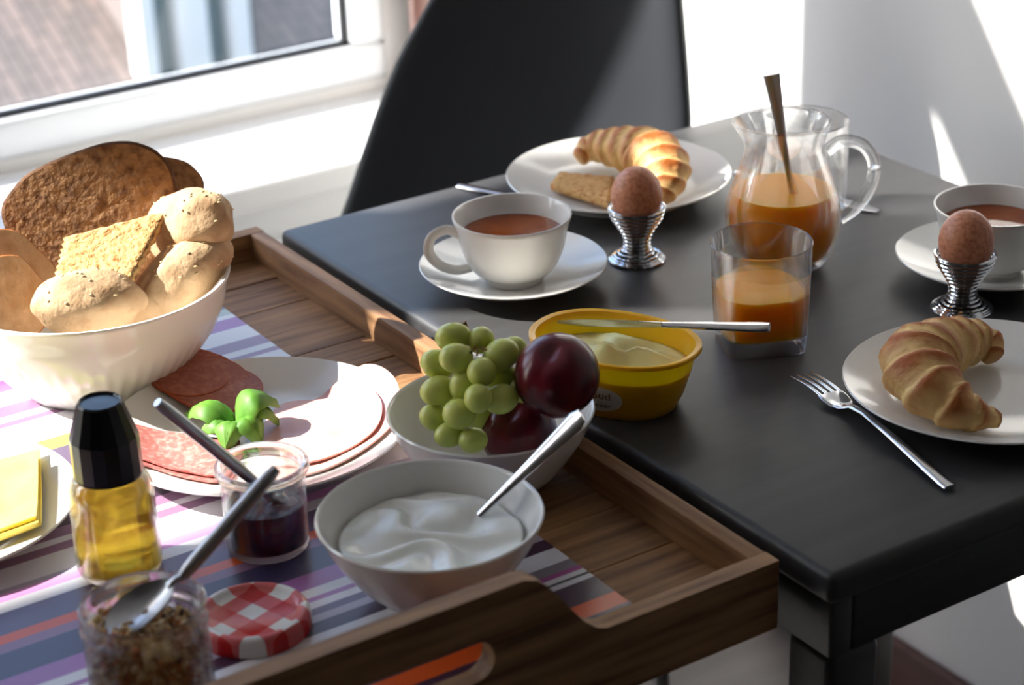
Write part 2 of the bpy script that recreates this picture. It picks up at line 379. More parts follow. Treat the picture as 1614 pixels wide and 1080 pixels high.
# curtain at the window's right side
cur = []
for k in range(2):
    row = []
    for i in range(49):
        t = i/48; x = .590 + .115*t; y = 1.485 + .022*math.sin(t*math.pi*7)
        row.append((x, y))
    cur.append(row)
cv = []; cf = []
for i, (x, y) in enumerate(cur[0]):
    for dy in (-.0015, .0015):
        for z in (.02, 2.3): cv.append((x, y+dy, z))
for i in range(48):
    a = i*4; b = a+4
    cf += [(a, b, b+1, a+1), (a+2, a+3, b+3, b+2), (a+1, b+1, b+3, a+3), (a, a+2, b+2, b)]
cf += [(0, 1, 3, 2), (192, 194, 195, 193)]
tag(obj('curtain', cv, cf, M_CURTAIN), 'pinkish beige curtain hanging in folds beside the window frame', 'curtain')
tag(tube('curtain_rod', [(.50, 1.485, 2.308), (.715, 1.485, 2.308)], .008, M_BRUSHED), 'thin metal rod that the pinkish curtain hangs from', 'curtain rod')

# ------------------------------------------------------------------ outside: neighbour's roof with a dormer
def roof_material():
    m = M_BRICKROOF; nt = m.node_tree; b = nt.nodes['Principled BSDF']
    tc = nt.nodes.new('ShaderNodeTexCoord'); br = nt.nodes.new('ShaderNodeTexBrick'); nt.links.new(tc.outputs['UV'], br.inputs['Vector'])
    br.inputs['Scale'].default_value = 1.9; br.inputs['Brick Width'].default_value = .24; br.inputs['Row Height'].default_value = .075; br.inputs['Mortar Size'].default_value = .008
    br.inputs['Color1'].default_value = srgb(138, 122, 114); br.inputs['Color2'].default_value = srgb(116, 106, 101); br.inputs['Mortar'].default_value = srgb(92, 86, 83)
    nt.links.new(br.outputs[0], b.inputs['Base Color'])
roof_material()
nr = empty('neighbour_house', (0, 5.0, -3.0), 'neighbouring house with brown tiled roof and white dormer outside the window', 'house')
def uvplane(name, P, m, parent, loc):
    o = obj(name, [Vector(p)-Vector(loc) for p in P], [tuple(range(len(P)))], m, parent, smooth=False)
    uv = o.data.uv_layers.new(name='uv'); a = Vector(P[1])-Vector(P[0]); ua = a.normalized(); n = a.cross(Vector(P[-1])-Vector(P[0])).normalized(); va = n.cross(ua)
    for l in o.data.loops:
        d = o.data.vertices[l.vertex_index].co + Vector(loc) - Vector(P[0]); uv.data[l.index].uv = (d.dot(va), d.dot(ua))
    return o
NL = (0, 5.0, -3.0)
PD = Vector((0, 4.6, 0)); ND = Vector((0, -1, 0))
def dorm_x(px, py): return on_plane(px, py, PD, ND)
dl = dorm_x(218, 60); dr = dorm_x(390, 60); zb = dorm_x(300, 122).z
rz = lambda y: zb + .02 + (y-4.62)*.55
uvplane('roof_slope', [(-9, 2.9, rz(2.9)), (9, 2.9, rz(2.9)), (9, 9.4, rz(9.4)), (-9, 9.4, rz(9.4))], M_BRICKROOF, nr, NL)
uvplane('roof_slope', [(9, 15.9, rz(2.9)), (-9, 15.9, rz(2.9)), (-9, 9.4, rz(9.4)), (9, 9.4, rz(9.4))], M_BRICKROOF, nr, NL)
NLm = (-NL[0], -NL[1], -NL[2])
box('house_wall', (-9, 3.1, -6), (9, 15.7, rz(3.1)-.02), mat('house_brick', srgb(150, 110, 96), .9), nr, loc=NLm)
tag(box('yard', (-40, 1.6, -6.1), (40, 60, -6), mat('yard_paving', srgb(130, 126, 120), .9)), kind='structure')
for k, (a, b) in enumerate(((214, 240), (276, 324), (358, 390))):
    A = dorm_x(a, 60); B = dorm_x(b, 60); zk = dorm_x((a+b)/2, 140-k*15).z
    box('dormer_post', (A.x, 4.56, zk), (B.x, 4.66, zb+.62), M_WHITEP, nr, .01, loc=NLm)
box('dormer_pane', (dl.x+.02, 4.62, zb), (dr.x-.02, 4.64, zb+.6), M_DGLASS, nr, loc=NLm)
M_CHEEK = mat('dormer_cladding', srgb(120, 110, 106), .85)
box('dormer_body', (dl.x+.03, 4.665, zb-.4), (dr.x-.03, 5.7, zb+.6), M_CHEEK, nr, loc=NLm)
box('dormer_roof', (dl.x-.1, 4.45, zb+.625), (dr.x+.1, 5.9, zb+.68), M_WHITEP, nr, loc=NLm)

# ------------------------------------------------------------------ black table
TX, TY, TZ = .535, .713, .74
tb = empty('dining_table', (TX/2, TY/2, 0), 'black painted wooden table with rounded edge beside the tray', 'table')
TL = (-TX/2, -TY/2, 0)
box('tabletop', (0, 0, TZ-.022), (TX, TY, TZ), M_BLACK, tb, .006, 4, loc=TL)
for lo, hi in (((.0245, .006, .676), (TX-.0245, .026, TZ-.0225)), ((.008, TY-.026, .676), (TX-.008, TY-.006, TZ-.0225)), ((.006, .006, .676), (.024, TY-.0265, TZ-.0225)), ((TX-.024, .006, .676), (TX-.004, TY-.0265, TZ-.0225))):
    box('apron', lo, hi, M_BLACK, tb, .002, loc=TL)
for x in (.008, TX-.05):
    for y in (.007, .48):
        box('leg', (x, y, 0), (x+.042, y+.042, .6755), M_BLACK, tb, .006, 3, loc=TL)

# ------------------------------------------------------------------ chair behind the table
NH = Vector((-.80, -.60, 0)).normalized(); REC = math.radians(13)
CN = (NH*math.cos(REC) + Vector((0, 0, math.sin(REC)))).normalized()
CP = Vector((.40, .95, .74))
CU = Vector((0, 0, 1)); CU = (CU - CN*CU.dot(CN)).normalized(); CS = CU.cross(CN).normalized()
def chair_uv(px, py):
    P = on_plane(px, py, CP, CN) - CP; return (P.dot(CS), P.dot(CU))
lf = sorted([chair_uv(*p)[::-1] for p in ((555, 325), (575, 262), (603, 178), (640, 88), (690, 0))])
rf = sorted([chair_uv(*p)[::-1] for p in ((1097, 193), (1092, 100), (1085, 0))])
def interp(T, v):
    if v <= T[0][0]: a, b = T[0], T[1]
    elif v >= T[-1][0]: a, b = T[-2], T[-1]
    else:
        for i in range(len(T)-1):
            if T[i][0] <= v <= T[i+1][0]: a, b = T[i], T[i+1]; break
    return a[1] + (b[1]-a[1])*(v-a[0])/(b[0]-a[0])
v0 = -.34; v1 = max(lf[-1][0], rf[-1][0]) + .10
ch = empty('dining_chair', (CP.x, CP.y, 0), 'black leatherette chair with tapering backrest behind the table', 'chair')
CO = Vector((CP.x, CP.y, 0))
rings = []
for i in range(33):
    t = i/32; v = v0 + (v1-v0)*t
    vv = max(v, lf[0][0]-.03)
    l, r = interp(lf, vv), interp(rf, max(v, rf[0][0]))
    if v < lf[0][0]: l = l - (lf[0][0]-v)*.15; r = r + max(0, rf[0][0]-.06-v)*.25
    e = max(0, (v-(v1-.07))/.07); sh = 1-math.sqrt(max(0, 1-e*e))
    c = (l+r)/2; h = (r-l)/2*(1-.35*sh)
    ring = []
    n = 28
    for j in range(n):
        a = 2*math.pi*j/n; ca, sa = math.cos(a), math.sin(a)
        x = c + h*math.copysign(abs(ca)**.25, ca); u = math.copysign(abs(sa)**.6, sa)
        bow = -.03*((x-c)/h)**2*-1 if h else 0
        d = .016*u*(1-.5*sh) + bow - .012*math.sin(t*3.1)
        ring.append(CP + CS*x + CU*v + CN*d - CO)
    rings.append(ring)
loft('backrest', rings, M_LEATHER, ch)
cb = CP + CU*v0
seat_c = Vector((cb.x, cb.y, 0)) + NH*.17; SS = Vector((-NH.y, NH.x, 0))
def pad(name, c, z0, z1, hw, hd, m):
    rg = []
    for (s, z) in ((.93, z0), (1, z0+.008), (1, z1-.015), (.96, z1-.004), (.86, z1)):
        ring = []
        for j in range(32):
            a = 2*math.pi*j/32; ca, sa = math.cos(a), math.sin(a)
            ring.append(c + SS*(hw*s*math.copysign(abs(ca)**.4, ca)) + NH*(hd*s*math.copysign(abs(sa)**.4, sa)) + Vector((0, 0, z)) - CO)
        rg.append(ring)
    return loft(name, rg, m, ch)
pad('seat', seat_c, .405, .48, .22, .185, M_LEATHER)
for sx in (-1, 1):
    for sy in (-1, 1):
        top = seat_c + SS*(.16*sx) + NH*(.14*sy); bot = seat_c + SS*(.185*sx) + NH*(.17*sy)
        tube('leg', rel([(bot.x, bot.y, 0), (top.x, top.y, .41)], CO), [.009, .012], M_DARKMETAL, ch)

# ------------------------------------------------------------------ tray on a low stand
TRX0, TRX1, TRY0, TRY1, TRZ0, TRF, TRZ1 = -.588, -.012, .034, .732, .692, .717, .740
wt = .013
stand = empty('side_table', (-.33, .40, 0), 'low black stand carrying the wooden tray', 'stand')
box('top', (-.17, -.2, .655), (.17, .2, TRZ0-.0005), M_BLACK, stand, .004)
for x in (-.15, .15):
    for y in (-.18, .18): box('leg', (x-.018, y-.018, 0), (x+.018, y+.018, .6545), M_BLACK, stand, .004)

TO = Vector(((TRX0+TRX1)/2, (TRY0+TRY1)/2, TRZ0))
tray = empty('serving_tray', TO, 'oak serving tray with raised handle ends beside the black table', 'tray')
ML = tuple(-TO)
for x0 in (TRX0, TRX1-wt):
    box('side_wall', (x0, TRY0+wt, TRZ0), (x0+wt, TRY1-wt, TRZ1), M_OAK_Y, tray, .0015, loc=ML)
# floor boards
y = TRY0+wt; wds = [.075, .06, .09, .05, .085, .07, .045, .095, .055, .05]
tot = sum(wds); k = (TRY1-TRY0-2*wt)/tot
for i, wd in enumerate(wds):
    y2 = y + wd*k
    box('plank', (TRX0+wt, y+.0004, TRF-.012), (TRX1-wt, y2-.0004, TRF - .0003*(i % 3)), M_OAK, tray, .0008, 1, loc=ML)
    y = y2
# end walls with raised handle and slot
def end_wall(y0):
    cxh = (TRX0+TRX1)/2; hw = cxh*-1-.197   # half width of raised top
    hw = .103; run = .058; zt = .792
    prof = []
    N = 72
    for i in range(N+1):
        x = TRX0 + (TRX1-TRX0)*i/N
        d = abs(x-cxh)
        if d < hw: z = zt
        elif d < hw+run:
            t = (d-hw)/run; z = TRZ1 + (zt-TRZ1)*(1-t)**1.7*(1-.15*math.sin(t*math.pi)); 
        else: z = TRZ1
        prof.append((x, z))
    sl, sh0, sh1 = .083, .738, .764
    V = []; Fc = []
    # grid in x, split in bands : bottom / slot / above
    def slot(x):
        d = abs(x-cxh)
        if d >= sl: return None
        e = max(0, (d-(sl-.013))/.013); q = math.sqrt(max(0, 1-e*e)); m_ = (sh0+sh1)/2; hh = (sh1-sh0)/2
        return (m_-hh*q, m_+hh*q)
    bm = bmesh.new()
    xs_ = sorted(set([round(p[0], 5) for p in prof] + [round(cxh+s*(sl-.013*(1-math.cos(a))), 5) for s in (-1, 1) for a in [i*math.pi/16 for i in range(9)]]))
    def ztop(x):
        d = abs(x-cxh)
        if d < hw: return zt
        if d < hw+run:
            t = (d-hw)/run; return TRZ1 + (zt-TRZ1)*(.5+.5*math.cos(math.pi*t))
        return TRZ1
    cols = []
    for x in xs_:
        s = slot(x); mid = (sh0+sh1)/2
        if s is None: s = (min(mid, ztop(x)-.004),)*2
        cols.append([(x, z) for z in (TRZ0, s[0], s[1], ztop(x))])
    def quad(a, b, c, d): Fc.append((a, b, c, d))
    nC = len(cols)
    for yy in (y0, y0+wt):
        for c in cols:
            for (x, z) in c: V.append(Vector((x, yy, z))-TO)
    I = lambda s, i, k: s*nC*4 + i*4 + k
    for i in range(nC-1):
        for kk in (0, 2):
            quad(I(0, i, kk), I(0, i+1, kk), I(0, i+1, kk+1), I(0, i, kk+1)); quad(I(1, i, kk), I(1, i, kk+1), I(1, i+1, kk+1), I(1, i+1, kk))
        quad(I(0, i, 3), I(0, i+1, 3), I(1, i+1, 3), I(1, i, 3)); quad(I(0, i, 0), I(1, i, 0), I(1, i+1, 0), I(0, i+1, 0))
        xm = (cols[i][0][0]+cols[i+1][0][0])/2
        if abs(xm-cxh) < sl:
            quad(I(0, i, 1), I(1, i, 1), I(1, i+1, 1), I(0, i+1, 1)); quad(I(0, i, 2), I(0, i+1, 2), I(1, i+1, 2), I(1, i, 2))
    for i in (0, nC-1): 
        quad(I(0, i, 0), I(0, i, 1), I(1, i, 1), I(1, i, 0)); quad(I(0, i, 2), I(0, i, 3), I(1, i, 3), I(1, i, 2))
    return obj('end_wall', V, Fc, M_OAK, tray, angle=35)
end_wall(TRY0); end_wall(TRY1-wt)

mt = box('placemat', (-.508, TRY0+wt+.004, TRF), (-.092, .645, TRF+.0012), stripe_mat(), bevel=.0004, seg=1)
tag(mt, 'placemat with purple, orange and white stripes lying in the tray', 'placemat')
ZM = TRF + .0013      # top of the placemat

# ------------------------------------------------------------------ crockery
def plate(name, c, z, r, label, group):
    t = r/.1
    o = lathe(name, [(0, .003*t), (.05*t, .003*t), (.062*t, .0015), (.064*t, 0), (.067*t, 0), (.069*t, .0025), (.088*t, .0115*t), (.0995*t, .0168*t), (.1*t, .0178*t), (.0992*t, .0186*t), (.088*t, .0145*t), (.071*t, .0078*t), (.064*t, .0058*t), (.03*t, .0055*t), (0, .0055*t)], M_PORC, loc=(c.x, c.y, z), seg=96)
    return tag(o, label, 'plate', group)
def bowl_prof(R_, H, rb, th=.003):
    return [(0, .003), (rb-.006, .003), (rb-.003, 0), (rb, 0), (rb+.001, .004)] + smooth_prof([(rb+.004, .006), (rb+(R_-rb)*.40, H*.30), (R_*.885, H*.68), (R_, H)], 6) + [(R_-.0008, H+.0012), (R_-th*.8, H+.0006)] + smooth_prof([(R_-th, H-.001), (R_*.885-th, H*.68), (rb+(R_-rb)*.40-th, H*.32), (rb*.8, .0075), (rb*.4, .006), (0, .006)], 6)
TP = Vector(at(804, 335, .80)); cup_c = at(809, 416, .757); cup_c.z = TZ
def saucer(c, label):
    o = lathe('saucer', [(0, .003), (.022, .003), (.026, 0), (.030, 0), (.032, .003), (.05, .008), (.07, .0155), (.0745, .0182), (.0752, .0192), (.0744, .0198), (.068, .0168), (.05, .0105), (.034, .0062), (.026, .0052), (.024, .0042), (0, .0042)], M_PORC, loc=(c.x, c.y, TZ), seg=96)
    return tag(o, label, 'saucer', 'saucers under the tea cups')
def cup(c, ang, label):
    z0 = TZ+.0045; root = empty('tea_cup', (c.x, c.y, z0), label, 'cup', 'tea cups')
    H = .054; R_ = .0475
    lathe('cup_body', [(0, .003), (.019, .003), (.021, 0), (.0235, 0), (.0245, .003)] + smooth_prof([(.025, .004), (.034, .012), (.0405, .026), (.0435, .040), (R_, H)], 6) + [(R_-.0003, H+.0012), (R_-.0018, H+.001)] + smooth_prof([(R_-.0028, H-.001), (.0408, .040), (.0378, .026), (.031, .013), (.02, .006), (0, .005)], 6), M_PORC, root, seg=80)
    d = Vector((math.cos(ang), math.sin(ang), 0))
    P = [d*.0415+Vector((0, 0, .042)), d*.052+Vector((0, 0, .0475)), d*.064+Vector((0, 0, .043)), d*.0675+Vector((0, 0, .031)), d*.06+Vector((0, 0, .019)), d*.047+Vector((0, 0, .0125)), d*.034+Vector((0, 0, .0135))]
    sp = spline(P, 6)
    tube('handle', sp, 0, M_PORC, root, seg=12, flat=[(.0042, .0026)]*len(sp), up=Vector((0, 0, 1)).cross(d))
    tea = lathe('tea', [(0, 0), (.039, 0), (.0406, .0008), (.0407, .0012), (0, .0012)], M_TEA, loc=(c.x, c.y, z0+.0385), seg=64)
    tag(tea, label.replace('white porcelain cup of tea', 'brown tea in the cup'), 'tea')
    return root
saucer(cup_c, 'white saucer under the tea cup beside the butter tub')
hd = at(695, 395, .775) - Vector((cup_c.x, cup_c.y, .775))
cup(cup_c, math.atan2(hd.y, hd.x), 'white porcelain cup of tea between the tray and the crispbread plate')
c2 = at(1563, 402, .757); saucer(c2, 'white saucer under the tea cup behind the egg and croissant plate')
cup(c2, -.2, 'white porcelain cup of tea behind the egg beside the fork-side croissant plate')
p1 = at(975, 276, .755); p2 = at(1557, 599, .756)
plate('dessert_plate', p1, TZ, .1, 'white plate with croissant and crispbread in front of the black chair', 'white plates')
plate('dessert_plate', p2, TZ, .1, 'white plate holding only a croissant beside the fork', 'white plates')

# ------------------------------------------------------------------ croissants
def croissant(pts, rads, zbase, label, nlay=11):
    n = len(pts); C = sum((Vector(p) for p in pts), Vector())/n; O = Vector((C.x, C.y, zbase))
    sp = spline([Vector(p) for p in pts], 16); N = len(sp); rs = []
    rr = spline([Vector((r, 0, 0)) for r in rads], 16); rr = [max(v.x, .003) for v in rr]
    rings = []; cr_ = []; seg = 28
    for i, p in enumerate(sp):
        t = i/(N-1); tg = (sp[min(i+1, N-1)]-sp[max(i-1, 0)]).normalized(); s = tg.cross(Vector((0, 0, 1))).normalized(); u = s.cross(tg)
        ring = []
        for j in range(seg):
            a = 2*math.pi*j/seg
            ph = abs(t-.5)*2*nlay/2 + .22*math.sin(a*1.0+t*5) + .1*noise.noise(Vector((a, t*6, 1)))
            fr = ph % 1.0
            saw = (1-fr) if fr > .16 else fr/.16*.84
            k = 1 + .20*(saw-.5)
            k *= 1 + .02*math.sin(ph*6.283*4)
            k *= 1 + .06*noise.noise(Vector((math.cos(a)*2, math.sin(a)*2, t*9)))
            q = p + s*(rr[i]*k*math.cos(a)) + u*(rr[i]*k*.86*math.sin(a))
            if q.z < zbase+.0005: q.z = zbase+.0005
            ring.append(q-O); cr_.append(min(1, max(0, .25+.75*saw*(.5+.5*math.sin(a)) - (.25 if fr < .16 else 0))))
        rings.append(ring)
    o = loft('croissant', rings, M_CROIS, None, O, angle=180)
    at_ = o.data.attributes.new('crust', 'FLOAT', 'POINT')
    for i, v in enumerate(cr_): at_.data[i].value = v
    return tag(o, label, 'croissant', 'croissants on plates')
def lift(px, z): 
    p = at(px[0], px[1], z); return p
zb1 = TZ+.0062
croissant([lift((912, 250), zb1+.012), lift((935, 232), zb1+.020), lift((975, 232), zb1+.026), lift((1022, 243), zb1+.030), lift((1047, 268), zb1+.026), lift((1046, 300), zb1+.016), lift((1030, 322), zb1+.008)],
          [.008, .015, .021, .026, .023, .014, .006], zb1, 'sunlit golden croissant on the plate with crispbread')
croissant([lift((1566, 566), zb1+.008), lift((1550, 540), zb1+.016), lift((1505, 540), zb1+.022), lift((1450, 566), zb1+.027), lift((1462, 605), zb1+.025), lift((1515, 645), zb1+.017), lift((1574, 662), zb1+.008)],
          [.007, .015, .021, .0265, .024, .017, .006], zb1, 'golden croissant alone on the plate beside the fork')
# crispbread on the far plate
def crisp(name, quad, th, label, z=None, group=None):
    A, B, C_, D = [Vector(q) for q in quad]     # corners in order
    O = (A+B+C_+D)/4; nrm = (B-A).cross(D-A).normalized()
    if nrm.z < 0: nrm = -nrm
    V = []; Fc = []; nu, nv = 22, 12
    for s in (0, 1):
        for i in range(nu+1):
            for j in range(nv+1):
                u = i/nu; v = j/nv
                edge = .012*math.sin(v*40) if i in (0, nu) else 0
                e2 = .02*math.sin(u*44) if j in (0, nv) else 0
                p = A*(1-u)*(1-v)+B*u*(1-v)+C_*u*v+D*(1-u)*v + (B-A)*edge + (D-A)*e2
                dim = .0009*math.sin(u*34)*math.sin(v*26) + .0006*noise.noise(Vector((u*9, v*7, s)))
                V.append(p + nrm*(s*th + (dim if s else 0)) - O)
    I = lambda s, i, j: s*(nu+1)*(nv+1)+i*(nv+1)+j
    for s in (0, 1):
        for i in range(nu):
            for j in range(nv): Fc.append((I(s, i, j), I(s, i+1, j), I(s, i+1, j+1), I(s, i, j+1)))
    for i in range(nu):
        for j in (0, nv): Fc.append((I(0, i, j), I(0, i+1, j), I(1, i+1, j), I(1, i, j)))
    for j in range(nv):
        for i in (0, nu): Fc.append((I(0, i, j), I(0, i, j+1), I(1, i, j+1), I(1, i, j)))
    o = obj(name, V, Fc, M_CRISP, None, O, angle=180)
    return tag(o, label, 'crispbread', group)
zc = TZ+.0075
crisp('crispbread', [at(868, 300, zc+.002), at(884, 281, zc+.001), at(968, 288, zc+.001), at(962, 330, zc+.004)], .006, 'seeded crispbread lying on the plate with the sunlit croissant', group='crispbreads')

# ------------------------------------------------------------------ eggs in spiral egg cups
def egg_cup(c, le, lc):
    root = empty('egg_cup', (c.x, c.y, TZ), lc, 'egg cup', 'spiral egg cups'); pts = []
    prof = smooth_prof([(.0222, .0014), (.019, .004), (.0125, .0085), (.0102, .015), (.0112, .022), (.0155, .030), (.0205, .038), (.0225, .0455)], 8)
    turns = 15; N = 480
    for i in range(N+1):
        t = i/N; q = t*(len(prof)-1); k = min(int(q), len(prof)-2); f = q-k
        r = prof[k][0]*(1-f)+prof[k+1][0]*f; z = prof[k][1]*(1-f)+prof[k+1][1]*f; a = 2*math.pi*turns*t
        pts.append((r*math.cos(a), r*math.sin(a), z))
    tube('coil', pts, .00135, M_CHROME, root, seg=8)
    for r, z in ((.0224, .0014), (.0225, .0455)):
        tube('ring', [(r*math.cos(a*math.pi/24), r*math.sin(a*math.pi/24), z) for a in range(49)], .0014, M_CHROME, root, seg=8, caps=False)
    zc_ = .052
    o = blob('egg', (c.x, c.y, TZ+zc_+.004), (.0208, .0208, .0262), M_EGG, squash=lambda d: 1-.07*max(0, d.z)**1.5 if d.z > 0 else 1)
    tag(o, le, 'egg', 'boiled eggs'); return root
e1 = at(1004, 409, TZ); e2 = at(1516, 487, TZ)
egg_cup(e1, 'brown boiled egg in the coil cup between tea cup and juice jug', 'chrome coil egg cup between the tea cup and the juice jug')
egg_cup(e2, 'brown boiled egg in the coil cup behind the croissant plate with fork', 'chrome coil egg cup between tea saucer and the fork-side plate')

# ------------------------------------------------------------------ jug with juice
jc = at(1232, 412, TZ); JG = Vector((jc.x, jc.y, TZ))
jug = empty('glass_jug', JG, 'small clear glass jug half full of orange juice', 'jug')
jo = smooth_prof([(.031, .0), (.036, .004), (.0435, .02), (.0462, .036), (.0455, .052), (.040, .070), (.0335, .088), (.0315, .099), (.0335, .110), (.0365, .119)], 5)
ji = [(max(r-.0028, 0), z) for r, z in jo if z > .007]
hdir = (at(1345, 300, .80)-Vector((jc.x, jc.y, .80))); ha = math.atan2(hdir.y, hdir.x); sa_ = ha + math.pi
def spout(r, z, a):
    k = max(0, (z-.100)/.019)
    d = math.cos(a-sa_); return r*(1 + .16*k*max(0, d)**6)
lathe('jug_body', [(0, .003), (.028, .003)] + jo + [(.0362, .1205), (.0345, .1203)] + ji[::-1] + [(.03, .0072), (0, .0068)], M_GLASS, jug, seg=80, mod=spout)
d = Vector((math.cos(ha), math.sin(ha), 0)); zv = Vector((0, 0, 1))
hp = spline([d*.0335+zv*.094, d*.045+zv*.102, d*.062+zv*.098, d*.0715+zv*.082, d*.069+zv*.062, d*.058+zv*.045, d*.046+zv*.036], 7)
tube('handle', hp, [.0052]*len(hp), M_GLASS, jug, seg=14)
lvl = .062
jl = [(r-.0004, z) for r, z in ji if z < lvl]; rl = jl[-1][0]
j = lathe('orange_juice', [(0, .0075), (.028, .0076)] + jl + [(rl-.0008, lvl), (0, lvl)], M_JUICE, None, JG, seg=64)
tag(j, 'orange juice filling the lower half of the glass jug', 'juice')
sp0 = Vector((jc.x+.012, jc.y-.01, TZ+.012)); spm = at(1235, 315, TZ+lvl); spt = at(1216, 118, .905)
spts = [sp0*(1-t)+spt*t for t in [i/20 for i in range(21)]]
js = empty('long_spoon', sp0, 'dark steel spoon standing in the jug of orange juice', 'spoon', )
tube('handle', rel(spts, sp0), 0, M_BRUSHED, js, flat=[(.0022+.0042*max(0, (i/20-.45)/.55)**1.3, .0012) for i in range(21)], up=(ray((1225, 200)).normalized()*-1))
blob('spoon_bowl', (0, 0, .004), (.009, .0025, .013), M_BRUSHED, js, sub=3)

# ------------------------------------------------------------------ tumblers
def tumbler(c, rot, label, juice, jl=None):
    root = empty('tumbler', (c.x, c.y, TZ), label, 'glass', 'square-based tumblers', rot)
    def ring(h, z, pw):
        out = []
        for jx in range(64):
            a = 2*math.pi*jx/64; ca, sa = math.cos(a), math.sin(a)
            out.append((h*math.copysign(abs(ca)**pw, ca), h*math.copysign(abs(sa)**pw, sa), z))
        return out
    H = .082
    def pr(z): t = z/H; return .0288+(.0375-.0288)*t**.8, .30+.70*min(1, (t/.95))**1.15
    rings = [ring(.026, 0, .3)]
    for z in (.0015, .006, .012, .02, .03, .04, .05, .06, .07, .078, H): h, p = pr(z); rings.append(ring(h, z, p))
    h, p = pr(H); rings.append(ring(h-.0008, H+.0009, p)); rings.append(ring(h-.0018, H+.0002, p))
    for z in (.078, .07, .06, .05, .04, .03, .022, .0155, .0135): h, p = pr(z); rings.append(ring(h-.0024, z, min(1, p+.08)))
    rings.append(ring(.019, .0125, .6))
    loft('glass_body', rings, M_GLASS, root)
    if juice:
        rg = [ring(.017, .0131, .6)]
        for z in (.0142, .022, .03, .04, juice): h, p = pr(z); rg.append(ring(h-.0028, z, min(1, p+.08)))
        h, p = pr(juice); rg.append(ring(h-.0040, juice+.0004, min(1, p+.08)))
        jj = loft('orange_juice', rg, M_JUICE, None, (c.x, c.y, TZ), rotz=rot); tag(jj, jl, 'juice')
    return root
tumbler(at(1197, 542, TZ), math.radians(-24), 'clear tumbler half full of orange juice behind the butter tub', .046, 'orange juice in the square-based tumbler')
tumbler(at(1264, 332, TZ), .3, 'empty clear tumbler standing behind the juice jug', None)

# ------------------------------------------------------------------ butter tub and knife
bl, brt = at(846, 508, .786), at(1097, 562, .786); bc = (bl+brt)/2; ax = (brt-bl); ang = math.atan2(ax.y, ax.x); La = ax.length/2
tub = empty('butter_tub', (bc.x, bc.y, TZ), 'open yellow plastic butter tub with oval rim and label', 'tub', rotz=ang)
Lb = La*.70
def oval(f, z, g=0): return [((La*f+g)*math.copysign(abs(math.cos(a))**.9, math.cos(a)), (Lb*f+g)*math.copysign(abs(math.sin(a))**.9, math.sin(a)), z) for a in [2*math.pi*j/64 for j in range(64)]]
loft('tub_body', [oval(.70, 0), oval(.72, .001), oval(.80, .012), oval(.88, .028), oval(.93, .043), oval(1, .0445), oval(1, .0470), oval(.985, .0476), oval(.925, .0468), oval(.87, .028), oval(.79, .012), oval(.70, .003)], M_TUB, tub)
bz = .031
rg = []
for f in (1, .9, .75, .6, .45, .3, .15, .04):
    ring = []
    for (x, y, z) in oval(.868*f, 0):
        h = bz + (1-f)*.006 + .010*(1-f**4)*noise.noise(Vector((x*62, y*62, 2))) + .004*max(0, 1-((x+.01)/.03)**2)*(1-f)
        ring.append((x, y, h))
    rg.append(ring)
bt = loft('butter', [oval(.77, .010)] + rg, M_BUTTER, None, (bc.x, bc.y, TZ), rotz=ang, angle=180)
tag(bt, 'pale yellow soft butter inside the yellow tub', 'butter')
# label on the tub's near side : follows the wall
lab_px = [at(962, 607, TZ+.02)]
la = None
def tub_pt(a, z):
    f = .72+(z-.001)/.011*.08 if z < .012 else (.80+(z-.012)/.016*.08 if z < .028 else .88+(z-.028)/.015*.05)
    return Vector(((La*f+.0005)*math.copysign(abs(math.cos(a))**.9, math.cos(a)), (Lb*f+.0005)*math.copysign(abs(math.sin(a))**.9, math.sin(a)), z))
tgt = at(955, 607, TZ+.018) - Vector((bc.x, bc.y, TZ)); tgt = Matrix.Rotation(-ang, 3, 'Z') @ tgt
a0 = math.atan2(tgt.y/Lb, tgt.x/La)
V = []; Fc = []; nl = 24
for i in range(nl+1):
    for jx in range(9):
        u = -1+2*i/nl; hgt = .0105*math.sqrt(max(0, 1-u*u)); V.append(tub_pt(a0+u*.36, .017+hgt*(-1+jx/4)))
for i in range(nl):
    for jx in range(8): Fc.append((i*9+jx, (i+1)*9+jx, (i+1)*9+jx+1, i*9+jx+1))
obj('label', V, Fc, M_LABEL, tub)
def wrap_text(s, size, m, z, da, shear=0):
    t = text_obj('lettering', s, size, m, tub, (0, 0, 0), (0, 0, 0), shear)
    for v in t.data.vertices:
        p = tub_pt(a0 + da + v.co.x/(La*.80), z+v.co.y); q = Vector((p.x, p.y, 0)).normalized()*.0004
        v.co = p + q
wrap_text('Goud', .0085, M_GOLD, .0175, 0)
wrap_text('Rucker', .0055, M_INK, .0105, .02, .35)

def strip(name, P, W, T, m, parent, O, up=(0, 0, 1)):
    return tube(name, rel(P, O), 0, m, parent, seg=14, flat=list(zip(W, T)), up=up)
kz = TZ+.0476+.0022
k0, k1 = at(880, 508, kz+.001), at(1213, 516, kz+.012)
kn = empty('butter_knife', k0, 'steel butter knife lying across the rim of the yellow tub', 'knife', rotz=0)
Pk = [k0*(1-t)+k1*t for t in [i/24 for i in range(25)]]
strip('blade', Pk[:13], [.003+.0065*min(1, i/3) - .003*max(0, (i-8)/4) for i in range(13)], [.0007+.0002*i/4 for i in range(13)], M_STEEL, kn, k0, up=(.5, .4, .8))
strip('handle', Pk[12:], [.0036+.003*i/12 if i < 12 else .0045 for i in range(13)], [.0018+.0012*i/12 for i in range(13)], M_STEEL, kn, k0)

